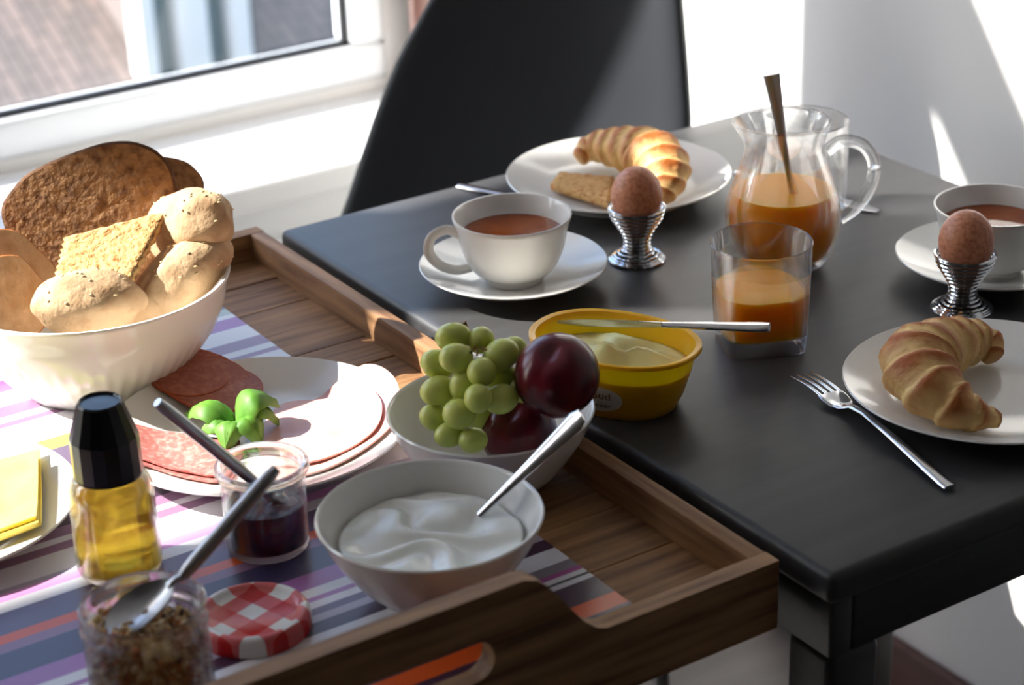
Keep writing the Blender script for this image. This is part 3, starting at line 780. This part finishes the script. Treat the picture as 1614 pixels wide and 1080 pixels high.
# ------------------------------------------------------------------ fork and other cutlery
f0, f1 = at(1262, 592, TZ+.002), at(1498, 768, TZ+.003)
fd = (f1-f0).normalized(); fs = fd.cross(Vector((0, 0, 1))).normalized(); L = (f1-f0).length
fk = empty('fork', f0, 'steel fork with four tines left of the croissant plate', 'fork')
def fpt(t, s, z): return f0 + fd*(L*t) + fs*s + Vector((0, 0, z-f0.z+TZ))
for i in range(4):
    s = (-1.5+i)*.0052
    P = [fpt(t, s*(1 if t < .2 else 1), .0022+.005*math.sin(min(1, t/.3)*math.pi)*.6+.0006) for t in (0, .05, .1, .15, .2, .235)]
    strip('tine', P, [.0005, .001, .0012, .0013, .0014, .0015], [.0005, .0007, .0008, .0009, .001, .001], M_STEEL, fk, f0)
P = [fpt(t, 0, z) for t, z in ((.215, .0052), (.25, .0046), (.29, .0036), (.33, .004), (.37, .0075), (.45, .009), (.6, .0075), (.8, .0045), (.97, .0022), (1, .0021))]
strip('fork_handle', P, [.0098, .0102, .0092, .006, .0031, .003, .0034, .0042, .005, .0048], [.001, .0011, .0012, .0013, .0016, .0017, .0018, .0018, .0018, .0014], M_STEEL, fk, f0)
def cutlery(name, a, b, label, cat):
    o = empty(name, a, label, cat); P = [Vector(a)*(1-t)+Vector(b)*t for t in [i/10 for i in range(11)]]
    strip('handle', P[:7], [.0045, .005, .0047, .0042, .0038, .0034, .0032], [.0016]*7, M_STEEL, o, a)
    strip('blade', P[6:], [.0034, .006, .0075, .007, .003], [.001, .0008, .0007, .0006, .0004], M_STEEL, o, a)
ca = at(724, 292, TZ+.002); cutlery('table_knife', ca, Vector((ca.x+.01, ca.y-.17, TZ+.002)) if False else at(724, 292, TZ+.002)+Vector((.055, -.13, 0)), 'steel knife lying left of the plate with crispbread, behind the tea saucer', 'knife')
cb_ = at(1160, 272, TZ+.002); cutlery('table_knife', cb_, cb_+Vector((.035, -.15, 0)), 'steel knife lying between the crispbread plate and the glass jug', 'knife')

# ------------------------------------------------------------------ bread bowl
bb = at(138, 438, .800); BZ = ZM
BR, BH = .106, .082
bbp = [(0, .003), (.050, .003), (.053, 0), (.058, 0), (.060, .003)] + smooth_prof([(.062, .005), (.073, .017), (.088, .036), (.0985, .056), (.1025, .072), (BR, BH)], 6) + [(BR-.0005, BH+.0016), (BR-.003, BH+.0014)] + smooth_prof([(BR-.0042, BH-.001), (.098, .070), (.093, .054), (.082, .036), (.067, .019), (.053, .008), (0, .006)], 6)
def flute(r, z, a): return r
def flute_mod(r, z, a):
    if z > .050 or z < .004 : return r
    k = min(1, (z-.004)/.01)*min(1, (.050-z)/.008)
    return r + .0011*k*(abs(math.sin(a*26))-.5)
outer_n = 5+6*5+1
def bowl_lathe():
    rings = []
    for i, (r, z) in enumerate(bbp):
        ring = []
        for j in range(208):
            a = 2*math.pi*j/208; rr = max(r, 1e-5)
            if i < outer_n: rr = flute_mod(rr, z, a)
            ring.append((rr*math.cos(a), rr*math.sin(a), z))
        rings.append(ring)
    return loft('bread_bowl', rings, M_PORC, None, (bb.x, bb.y, BZ), cap0=False, cap1=False, angle=60)
tag(bowl_lathe(), 'large white fluted bowl filled with bread and rolls', 'bowl')
view = -ray((165, 400)).normalized(); vh = Vector((view.x, view.y, 0)).normalized(); vr = Vector((0, 0, 1)).cross(vh)   # vr: image right
vr = vr if vr.dot(Vector((.8353, -.5489, 0))) > 0 else -vr
def slice_(px, z, wdt, hgt, th, turn, tilt, label, mc=M_DBREAD, mk=M_DCRUST, group='dark bread slices in the bowl', roll=0, nm='bread_slice', push=0):
    c = at(px[0], px[1], z) + ray(px).normalized()*push; root = empty(nm, c, label, 'bread', group)
    out = []
    N = 56
    for i in range(N):
        a = 2*math.pi*i/N; ca, sa = math.cos(a), math.sin(a)
        x = wdt/2*math.copysign(abs(ca)**.62, ca); yv = hgt/2*math.copysign(abs(sa)**.72, sa)
        if sa > 0: x *= 1 + .07*math.sin(sa*math.pi); yv *= 1+.10*ca*ca*0
        k = 1+.025*noise.noise(Vector((ca*3, sa*3, wdt*90))); out.append((x*k, yv*k))
    Mx = Matrix.Rotation(roll, 3, 'Y')
    f = (vh*math.cos(turn) + vr*math.sin(turn)); s = Vector((0, 0, 1)).cross(f); s = s if s.dot(vr) > 0 else -s
    u = Vector((0, 0, 1))*math.cos(tilt) - f*math.sin(tilt); nn = f*math.cos(tilt) + Vector((0, 0, 1))*math.sin(tilt)
    if roll: s, u = s*math.cos(roll)+u*math.sin(roll), u*math.cos(roll)-s*math.sin(roll)
    rg = [[s*x*k + u*y_*k + nn*d for x, y_ in out] for k, d in ((.96, -th/2), (1, -th*.4), (1, th*.4), (.965, th*.5))]
    loft('crust', rg, mk, root, cap0=True, cap1=False, angle=60)
    V = []; rings = 10
    rg2 = []
    for kk in range(rings+1):
        k = .965*(1-kk/(rings+.3))
        rg2.append([s*x*k+u*y_*k+nn*(th*.5 + (.0012*noise.noise(Vector((x*k*160, y_*k*160, 3))) if kk else 0)) for x, y_ in out])
    loft('crumb', rg2, mc, root, cap0=False, cap1=True, angle=180)
    return root
slice_((246, 318), .826, .070, .070, .012, .22, .40, 'dark brown bread slice leaning at the back of the bowl', roll=-.3, push=0)
slice_((154, 352), .820, .130, .112, .013, -.08, .36, 'dark brown bread slice with big crumb, foremost in the bowl', roll=.28)
slice_((12, 442), .800, .076, .07, .012, .75, .75, 'pale brown toast slice at the bowl side next to the dark bread', M_TOAST, M_TOASTC, 'toast slices in the bowl', .3, 'toast_slice')
slice_((11, 480), .792, .07, .062, .012, .7, .62, 'toast slice with orange-brown crust at the front of the bowl', M_TOAST, M_TOASTC, 'toast slices in the bowl', .35, 'toast_slice')
def roll(px, z, rad, rz, label, seed, tilt=(0, 0), seeds=True, cleft=True):
    c = at(px[0], px[1], z); root = empty('bread_roll', c, label, 'bread roll', 'pale bread rolls in the bowl')
    base = math.atan2(vr.y, vr.x)
    def sq(d): 
        g = math.exp(-((d.y-.12-.15*math.sin(d.x*3))/.10)**2)*(1 if d.z > 0 else 0)*(1-abs(d.x)**3)
        return 1-.10*g*(1 if cleft else 0)
    b = blob('crust', (0, 0, 0), rad, M_ROLL, root, (tilt[0], tilt[1], base+rz), amp=.10, freq=1.6, sub=5, seed=seed, squash=sq)
    if seeds:
        rnd = random.Random(seed); vs = [v.co.copy() for v in b.data.vertices if v.co.z > .3*rad[2]]
        if vs:
            bm = bmesh.new()
            for q in range(26):
                p = rnd.choice(vs); s = bmesh.ops.create_icosphere(bm, subdivisions=1, radius=.0011, matrix=Matrix.Translation(p) @ Matrix.Diagonal((1.6, 1, .7, 1)))
            o = bm_obj('seeds', bm, M_SEED, root, angle=180); o['kind'] = 'stuff'
    return root
roll((300, 358), .826, (.040, .026, .029), -.75, 'pale roll with an open split leaning behind the crispbread', 3, (0, -.5))
roll((288, 434), .800, (.046, .024, .023), .55, 'pale oblong roll resting on the right rim beside the crispbread', 5, (0, -.42))
roll((138, 478), .800, (.041, .026, .025), 0, 'plump pale roll at the front rim of the bread bowl', 8, (0, .05), cleft=False)
roll((235, 484), .782, (.036, .022, .02), .3, 'small pale roll tucked low between the two front rolls', 11, seeds=False)
roll((60, 470), .772, (.04, .028, .02), .4, 'pale roll lying deep in the bowl beneath the plump roll', 14, seeds=False)
crisp('crispbread', [at(90, 444, .808), at(106, 382, .826), at(266, 340, .838), at(208, 448, .808)], .006, 'large seeded crispbread leaning on the dark slices in the bowl', group='crispbreads')

# ------------------------------------------------------------------ meat plate
mc = at(406, 669, ZM+.017); MP = Vector((mc.x, mc.y, ZM)); MR = .107
plate('dinner_plate', mc, ZM, MR, 'white plate of sliced ham, salami and basil on the striped placemat', 'white plates')
def plate_z(x, y):
    r = math.hypot(x-MP.x, y-MP.y)/(MR/.1); t = MR/.1
    pts = ((0, .0055), (.064, .0058), (.071, .0078), (.088, .0145), (.0992, .0186), (.14, .024))
    for (a, za), (b, zb_) in zip(pts, pts[1:]):
        if r <= b: return MP.z + t*(za+(zb_-za)*(r-a)/(b-a))
    return MP.z+.03
def px_sheet(name, pts, off, th, m, label, cat, group, wav=0.0, seed=0, z=None, sm=True):
    W = [at(x, y, z or ZM+.012) for x, y in pts]
    if sm: 
        W = spline(W+[W[0]], 6)[:-1]
    O = sum(W, Vector())/len(W); O.z = plate_z(O.x, O.y)+off
    zf = lambda x, y: plate_z(x, y) + off + wav*(.5+.5*noise.noise(Vector((x*38, y*38, seed))))
    o = sheet(name, W, zf, th, m, None, O, rings=12); return tag(o, label, cat, group)
px_sheet('ham_slice', [(425, 700), (440, 655), (500, 622), (575, 596), (618, 612), (632, 650), (610, 692), (545, 730), (480, 748), (432, 742)], .0012, .0014, M_HAM, 'pale pink ham slice lying lowest on the meat plate', 'ham', 'ham slices', .0012, 1)
px_sheet('ham_slice', [(400, 690), (440, 640), (510, 628), (570, 622), (602, 648), (590, 690), (530, 716), (470, 730), (420, 728)], .0034, .0014, M_HAM, 'pale pink ham slice folded on top of the other ham', 'ham', 'ham slices', .0022, 4)
px_sheet('salami_slice', [(200, 684), (260, 678), (330, 684), (372, 702), (352, 752), (300, 752), (240, 742), (205, 738)], .0010, .0013, M_SALAMI, 'large red salami slice underneath beside the jam jar', 'salami', 'large salami slices', .001, 2)
s2 = px_sheet('salami_slice', [(198, 682), (255, 679), (330, 687), (378, 694), (350, 744), (300, 745), (245, 738), (203, 728)], .0034, .0013, M_SALAMI, 'large red salami slice on top, next to the basil', 'salami', 'large salami slices', .0015, 3)
for i, (x, y) in enumerate(((300, 600), (314, 604), (329, 609), (349, 616))):
    c = at(x, y, ZM+.014); r = .0305
    root = empty('sausage_slice', (c.x, c.y, plate_z(c.x, c.y)+.002+.0016*i), ('round sausage slice tucked lowest in the fan, nearest the bread bowl', 'second round sausage slice of the fan counted from the bread bowl', 'third round sausage slice of the fan counted from the bread bowl', 'round sausage slice lying uppermost in the fan beside the basil')[i], 'sausage slice', 'fan of round sausage slices')
    g = (plate_z(c.x+.01, c.y)-plate_z(c.x-.01, c.y))/.02*.6, (plate_z(c.x, c.y+.01)-plate_z(c.x, c.y-.01))/.02*.6
    def disc(name, ra, rb, z0, z1, m):
        rg = [[(q*math.cos(a), q*math.sin(a), zz+q*math.cos(a)*g[0]+q*math.sin(a)*g[1]) for a in [2*math.pi*j/48 for j in range(48)]] for q, zz in ((ra, z0), (rb, z0), (rb, z1), (ra, z1))]
        return rg
    loft('meat', disc('m', .0005, r-.001, 0, .0016, 0)[1:3], M_SAUS, root)
    rg = disc('r', r-.001, r, -.0001, .0017, 0); rg.append(rg[0]); loft('rind', rg, M_RIND, root, cap0=False, cap1=False)
# basil
bs = at(372, 668, ZM+.018); bs.z = plate_z(bs.x, bs.y)+.006
basil = empty('basil_sprig', bs, 'fresh green basil sprig lying on the sliced meats', 'basil')
def leaf(tip_px, zt, wdt, curl, z_off=.004):
    tip = at(tip_px[0], tip_px[1], zt); A = bs + Vector((0, 0, z_off)); ax_ = tip-A; Ln = ax_.length; t_ = ax_.normalized(); s = t_.cross(Vector((0, 0, 1))).normalized(); u = s.cross(t_)
    V = []; Fc = []; nu, nv = 14, 8
    for sd_ in (0, 1):
        for i in range(nu+1):
            q = i/nu; hw = wdt*math.sin(math.pi*q**.8)**.8*(1-.15*q) if 0 < q < 1 else .0003
            for jx in range(nv+1):
                v = -1+2*jx/nv
                h = curl*(math.sin(math.pi*q)*.9) - .5*wdt*v*v + .0011*abs(math.sin(abs(v)*7-q*12)) - .0016*math.exp(-(v/.12)**2)
                V.append(A + t_*(Ln*q) + s*(hw*v) + u*(h+.0004*sd_) - bs)
    I = lambda s_, i, jx: s_*(nu+1)*(nv+1)+i*(nv+1)+jx
    for s_ in (0, 1):
        for i in range(nu):
            for jx in range(nv): Fc.append((I(s_, i, jx), I(s_, i+1, jx), I(s_, i+1, jx+1), I(s_, i, jx+1)))
    for i in range(nu):
        for jx in (0, nv): Fc.append((I(0, i, jx), I(0, i+1, jx), I(1, i+1, jx), I(1, i, jx)))
    return obj('leaf', V, Fc, M_BASIL, basil, angle=180)
leaf((292, 652), ZM+.018, .0150, .015); leaf((314, 682), ZM+.014, .0120, .009)
leaf((436, 630), ZM+.028, .0175, .019, .006); leaf((440, 662), ZM+.016, .0130, .015, .006)
leaf((412, 694), ZM+.014, .0140, .014); leaf((356, 704), ZM+.014, .0130, .012)
tube('stem', [(-.004, .004, -.002), (0, 0, .003), (.004, -.004, .009)], .0012, M_BASIL, basil)

# ------------------------------------------------------------------ cheese plate
cr_ = at(116, 790, ZM+.017); cc = cr_ - Vector((.8353, -.5489, 0)).normalized()*.098
plate('dessert_plate', cc, ZM, .1, 'white plate of yellow cheese slices beside the honey bottle', 'white plates')
for i, (pts) in enumerate(([(-130, 742), (66, 728), (68, 846), (-128, 880)], [(-140, 748), (58, 734), (64, 850), (-136, 872)], [(-110, 738), (62, 730), (60, 838), (-120, 868)])):
    W = [at(x, y, ZM+.012+.003*i) for x, y in pts]; WW = []
    for a, b in zip(W, W[1:]+W[:1]): WW += [a*(1-t/6)+b*(t/6) for t in range(6)]
    O = sum(W, Vector())/4; 
    zf = lambda x, y, i=i: ZM+.0080+.0034*i + max(0, math.hypot(x-cc.x, y-cc.y)-.055)*.32
    o = sheet('cheese_slice', WW, zf, .0026, M_CHEESE, None, O, rings=6); tag(o, ('square yellow cheese slice at the bottom of the stack', 'square yellow cheese slice in the middle of the stack', 'square yellow cheese slice on top of the stack')[i], 'cheese', 'stacked cheese slices')

# ------------------------------------------------------------------ honey bottle
hb = at(190, 893, ZM); HB = Vector((hb.x, hb.y, ZM))
bot = empty('honey_bottle', HB, 'clear bottle of golden honey with tall black cap', 'bottle')
bo = smooth_prof([(.0235, .0), (.0268, .003), (.0272, .02), (.0268, .045), (.0262, .058), (.0225, .066), (.0195, .0685), (.0192, .078)], 5)
lathe('glass', [(0, .002)] + bo + [(.0172, .0782)] + [(max(r-.0016, 0), z) for r, z in bo[::-1] if z > .004] + [(0, .0042)], M_JAR, bot, seg=56)
hi_ = [(max(r-.0020, .001), z) for r, z in bo if .005 < z < .0665]
tag(lathe('honey', [(0, .0047), (.022, .0047)] + hi_ + [(0, hi_[-1][1])], M_HONEY, None, HB, seg=56), 'clear golden honey inside the capped bottle', 'honey')
lathe('cap', [(0, .067), (.0212, .067), (.0218, .069), (.0214, .094), (.0205, .097), (.0142, .1165), (.0132, .1178), (.0122, .1170), (.0118, .1162), (0, .1164)], M_CAP, bot, seg=16, angle=14)

# ------------------------------------------------------------------ jam jar
jj = at(411, 727, .7795); jj.z = ZM; JB = Vector((jj.x, jj.y, ZM))
jar = empty('jam_jar', JB, 'open glass jar of dark red jam with a spoon in it', 'jar')
jp = smooth_prof([(.0245, 0), (.0262, .002), (.0268, .01), (.0272, .035), (.0272, .049), (.0262, .0525)], 5)
lathe('jar_glass', [(0, .002)] + jp + [(.0285, .0540), (.0302, .0555), (.0306, .0575), (.0302, .0595), (.0292, .0604), (.0272, .0606), (.0260, .0596), (.0252, .057), (.0246, .052)] + [(r-.0022, z) for r, z in jp[::-1] if .004 < z < .049] + [(0, .0042)], M_JAR, jar, seg=72)
jz = .0325
ring_j = [(0, .0046), (.022, .0046)] + [(r-.0026, z) for r, z in jp if .005 < z < jz] + [(.0244, jz)]
def jam_top():
    rg = []
    for r, z in ring_j: rg.append([(max(r, 1e-5)*math.cos(a), max(r, 1e-5)*math.sin(a), z) for a in [2*math.pi*j/48 for j in range(48)]])
    for f in (.9, .75, .6, .45, .3, .15, .03):
        rg.append([(.0244*f*math.cos(a), .0244*f*math.sin(a), jz + .006*(1-f)*noise.noise(Vector((math.cos(a)*f*2.4, math.sin(a)*f*2.4, 5))) + .003*(1-f)) for a in [2*math.pi*j/48 for j in range(48)]])
    return loft('jam', rg, M_JAM, None, JB, cap0=False)
tag(jam_top(), 'dark red berry jam in the lower half of the jar', 'jam')
ja, jb = at(248, 634, .842), at(374, 737, .7835)
dj = (jb-ja).normalized(); je = jb + dj*.040
js2 = empty('jam_spoon', je, 'round-handled steel spoon leaning in the jam jar', 'spoon')
ln = (je-ja).length
PJ = [ja + (je-ja)*t for t in [i/16 for i in range(17)]]
tube('handle', rel(PJ, je), [.0030, .0041] + [.0042]*9 + [.0040, .0036, .003, .0026, .0024, .0022], M_BRUSHED, js2, seg=16)
blob('spoon_bowl', tuple(dj*.004), (.005, .005, .008), M_BRUSHED, js2, sub=3, squash=lambda d: 1)

# ------------------------------------------------------------------ muesli jar
mj = at(224, 950, .790); MJ = Vector((mj.x, mj.y, ZM))
mjar = empty('muesli_jar', MJ, 'facetted glass jar of muesli with a spoon on top', 'jar')
Rj, Hj = .0362, .0715
def facet(r, z, a):
    if z > .054 or z < .003: return r
    k = min(1, (.054-z)/.006)
    seg_ = 2*math.pi/10; b = (a % seg_)-seg_/2; flat = math.cos(seg_/2)/math.cos(b)
    return r*(1+(flat*1.03-1)*k)
mo = [(.031, 0), (.0345, .003), (.0352, .01), (.0352, .048), (.0345, .053), (.0335, .056), (.0352, .058), (.0356, .060), (.0346, .062), (.0346, .067), (.0354, .069), (.0352, .071), (.0340, .0716), (.0326, .071)]
mi = [(.0318, .067), (.0316, .058), (.0312, .055), (.0318, .051), (.0322, .046), (.0322, .01), (.031, .006), (0, .005)]
lathe('jar_glass', [(0, .002)] + mo + mi, M_JAR, mjar, seg=120, mod=facet, angle=30)
bm = bmesh.new(); rnd = random.Random(4)
cols = [mat('oat_flake', srgb(206, 174, 122), .8), mat('toasted_oat', srgb(164, 108, 58), .8), mat('raisin', srgb(70, 38, 34), .6), mat('pale_flake', srgb(226, 204, 164), .8), mat('almond', srgb(186, 110, 62), .7)]
def mu_top(x, y): return .057 + .006*noise.noise(Vector((x*50, y*50, 1))) + .25*(-x*.5)
for i in range(1500):
    a = rnd.uniform(0, 6.283); shell = rnd.random()
    if i < 800: r = rnd.uniform(.0285, .0296); z = rnd.uniform(.008, .050)
    else: r = .0292*math.sqrt(rnd.random()); z = None
    x, y = r*math.cos(a), r*math.sin(a)
    if z is None: z = mu_top(x, y) - rnd.uniform(0, .006)
    s = rnd.uniform(.0014, .0032)
    res = bmesh.ops.create_icosphere(bm, subdivisions=1, radius=s, matrix=Matrix.Translation((x, y, z)) @ Matrix.Rotation(rnd.uniform(0, 6), 4, Vector((rnd.random(), rnd.random(), rnd.random())).normalized()) @ Matrix.Diagonal((1.3, rnd.uniform(.5, 1), rnd.uniform(.3, .7), 1)))
    mi_ = rnd.choices(range(5), (5, 3, 1, 3, 1))[0]
    for v in res['verts']:
        for f_ in v.link_faces: f_.material_index = mi_
# solid core so that nothing shows through between the flakes
core = bmesh.ops.create_cone(bm, cap_ends=True, segments=32, radius1=.028, radius2=.028, depth=.040, matrix=Matrix.Translation((0, 0, .0275)))
for v in core['verts']:
    for f_ in v.link_faces: f_.material_index = 1
mu = bm_obj('muesli', bm, cols[0], None, MJ, smooth=False)
for c_ in cols[1:]: mu.data.materials.append(c_)
tag(mu, 'toasted oat muesli with raisins and nuts filling the jar', 'muesli', kind='stuff')
# spoon on the muesli
sb_ = at(220, 955, ZM+.069); sn = at(288, 908, .801); se = at(436, 738, .846)
ms = empty('muesli_spoon', sb_, 'round-handled steel spoon with its bowl on the muesli', 'spoon')
hd_ = (se-sn).normalized()
PH = [sn + (se-sn)*t for t in [i/14 for i in range(15)]]
tube('handle', rel(PH, sb_), [.0030, .0040, .0043] + [.0043]*10 + [.0041, .0030], M_BRUSHED, ms, seg=16)
nk = spline([sb_ + (sn-sb_)*.64 + Vector((0, 0, .0005)), sb_+(sn-sb_)*.82+Vector((0, 0, .001)), sn], 5)
strip('neck', nk, [.0034-.0008*math.sin(math.pi*i/(len(nk)-1)) for i in range(len(nk))], [.0012+.0012*i/(len(nk)-1) for i in range(len(nk))], M_BRUSHED, ms, sb_)
def spoon_bowl(c, direc, Ls, Ws, depth, m, parent, O, name='spoon_bowl', nrm=Vector((0, 0, 1))):
    direc = direc.normalized(); s = direc.cross(nrm).normalized(); u = s.cross(direc); rg = []
    for sgn, fl in ((1, (1, .85, .65, .4, .1)), (-1, (.1, .4, .65, .85, 1))):
        for f_ in fl:
            rg.append([c-O + direc*(Ls*f_*math.cos(a)) + s*(Ws*f_*math.sin(a)*(1-.15*math.cos(a))) + u*(-depth*(1-f_*f_) - (.0009 if sgn < 0 else 0)) for a in [2*math.pi*j/36 for j in range(36)]])
    rg.append(rg[0]); return loft(name, rg, m, parent, cap0=False, cap1=False, angle=60)
dirb = Vector((sn.x-sb_.x, sn.y-sb_.y, sn.z-sb_.z)); spoon_bowl(sb_, dirb, .0225, .0145, .0065, M_BRUSHED, ms, sb_, nrm=(Vector((0, 0, 1))+view*.25).normalized())

# lid
ld = at(398, 966, ZM+.010); lx = at(470, 948, ZM+.01)-ld; 
lid = lathe('jar_lid', [(0, .0095), (.026, .0095), (.0275, .0105), (.0295, .0122), (.0315, .0122), (.0335, .0112), (.0348, .009), (.0352, .004), (.0356, .001), (.0350, 0), (.0338, .0005), (.033, .008), (0, .0082)], gingham_mat(), None, (ld.x, ld.y, ZM), seg=96)
lid.rotation_euler.z = math.radians(18)
tag(lid, 'red and white gingham jar lid lying on the placemat', 'lid')

# ------------------------------------------------------------------ yogurt bowl, fruit bowl
YB_ = at(677, 809, .775); FB_ = at(781, 642, .775) + Vector((-.0035, .001, 0)); BRr = .0697; BHh = .056
def petals(r, z, a):
    if z < .006 or z > .04: return r
    return r + .0005*math.sin(z*500+3*math.sin(a*9))
for c, lb, z0 in ((YB_, 'white porcelain bowl full of yogurt in the tray', ZM), (FB_, 'white porcelain bowl of grapes and plums beside the tray wall', TRF)):
    tag(lathe('porcelain_bowl', bowl_prof(BRr, BHh+(.0013 if z0 == TRF else 0), .032), M_PORC, None, (c.x, c.y, z0+.0001), seg=128), lb, 'bowl', 'white cereal bowls')
yz = .0385; rg = []
fr_ = [(.029, .0085), (.041, .020), (.0515, .032)]
def yo(x, y):
    q = math.hypot(x, y); a = math.atan2(y, x)
    wx = x*vr.x+y*vr.y; wy = -x*vr.y+y*vr.x
    n1 = noise.noise(Vector((wx*22, wy*30, 3))); n2 = noise.noise(Vector((wx*30+5, wy*38, 7)))
    h = math.sin(wy*190 + wx*50 + n1*7.5) * .0026 + n2*.004
    return h*(1-(q/.06)**4) + .0015
for r, z in fr_: rg.append([(r*math.cos(a), r*math.sin(a), z) for a in [2*math.pi*j/120 for j in range(120)]])
Ry = .0560
for i in range(34):
    f_ = 1-i/33.5; rg.append([(Ry*f_*math.cos(a), Ry*f_*math.sin(a), yz+yo(Ry*f_*math.cos(a), Ry*f_*math.sin(a))) for a in [2*math.pi*j/120 for j in range(120)]])
tag(loft('yogurt', rg, M_YOG, None, (YB_.x, YB_.y, ZM), angle=180), 'swirled white yogurt filling the front bowl', 'yogurt')
ya, yb = at(762, 806, ZM+yz+.002), at(917, 655, .822)
ys = empty('yogurt_spoon', ya, 'shiny flat-handled spoon standing in the yogurt', 'spoon')
dy = (yb-ya).normalized(); PY = [ya - dy*.012 + (yb-ya+dy*.012)*t for t in [i/18 for i in range(19)]]
strip('handle', PY, [.0028+.0048*(i/18)**1.5 if i < 17 else (.0072 if i == 17 else .005) for i in range(19)], [.0012]*19, M_STEEL, ys, ya, up=(-.3, -.35, .9))
spoon_bowl(ya - dy*.028 - Vector((0, 0, .004)), dy, .018, .012, .005, M_STEEL, ys, ya)

Zg = lambda gx: 580+gx/3.6
gr = [(485, 187, .826, .0125, .0098, 0), (640, 202, .824, .0095, .0088, 1), (815, 262, .815, .0105, .009, .8), (500, 306, .818, .0115, .010, -.2), (745, 300, .818, .0128, .0105, .7), (655, 376, .812, .0098, .0098, 0),
      (395, 345, .808, .0122, .0098, -.7), (400, 492, .793, .0122, .0098, .3), (540, 450, .803, .0112, .0088, 1.5), (765, 528, .795, .0118, .0098, .4), (625, 535, .800, .0092, .0096, 0), (522, 620, .789, .0112, .0102, -.4),
      (408, 650, .778, .0112, .009, -.6), (470, 722, .772, .0108, .0085, .2), (572, 762, .768, .0098, .0085, 0), (640, 630, .770, .0105, .009, .5), (780, 432, .802, .011, .009, .3), (420, 580, .783, .010, .009, .2),
      (860, 480, .797, .0095, .009, 0)]
gpos = []
for i, (gx, gy, z, a, b, ro) in enumerate(gr):
    c = at(580+gx/3.6, 480+gy/3.6, z); gpos.append(c)
# relax overlaps
for it in range(40):
    for i in range(len(gpos)):
        for k in range(i):
            dd = gpos[i]-gpos[k]; mn = (gr[i][4]+gr[k][4])*.97
            if dd.length < mn:
                vdir = -ray((750, 640)).normalized(); s_ = 1 if dd.dot(vdir) > 0 else -1
                mv = (vdir*s_*.7 + dd.normalized()*.3)*(mn-dd.length)*.3; gpos[i] += mv; gpos[k] -= mv
lbl = ['green grape in the bunch beside the plums']
for c, (gx, gy, z, a, b, ro) in zip(gpos, gr):
    base = math.atan2(vr.y, vr.x)
    tag(blob('grape', c, (a, b, b), M_GRAPE, None, (0, -ro*.7, base), sub=3), lbl[0], 'grape', 'green grapes in the fruit bowl')
gt_ = at(725, 512, .828); gm = at(735, 560, .806)
stm = empty('vine_twig', gm, 'brown grape stalk sticking out of the bunch', 'stem')
P_ = spline([gm-Vector((0, 0, .015)), gm, at(752, 545, .822), at(738, 520, .829), at(731, 508, .834)], 5)
tube('stalk', rel(P_, gm), [.0011]*(len(P_)-3)+[.0013, .0017, .0019], M_STEM, stm)
for px_ in ((745, 535), (760, 540), (752, 560), (768, 552), (742, 556)):
    tube('twig', rel([at(752, 545, .822), at(px_[0], px_[1], .824)], gm), .0008, M_STEM, stm, seg=6)
def plum(px, z, r, label, seed):
    c = at(px[0], px[1], z)
    def sq(d):
        g = math.exp(-(d.y/.16)**2)*(.05 if d.x < .3 else 0); top = math.exp(-((1-d.z)/.05)); return 1-g-.12*top
    o = blob('plum', c, (r, r*.98, r*.97), M_PLUM, None, (.15, -.5, .4), sub=5, squash=sq); tag(o, label, 'plum', 'plums in the fruit bowl')
plum((878, 592), .808, .0283, 'dark red plum perched on top at the bowl rim', 1)
plum((818, 682), .757, .0262, 'dark red plum half hidden low in the fruit bowl', 2)
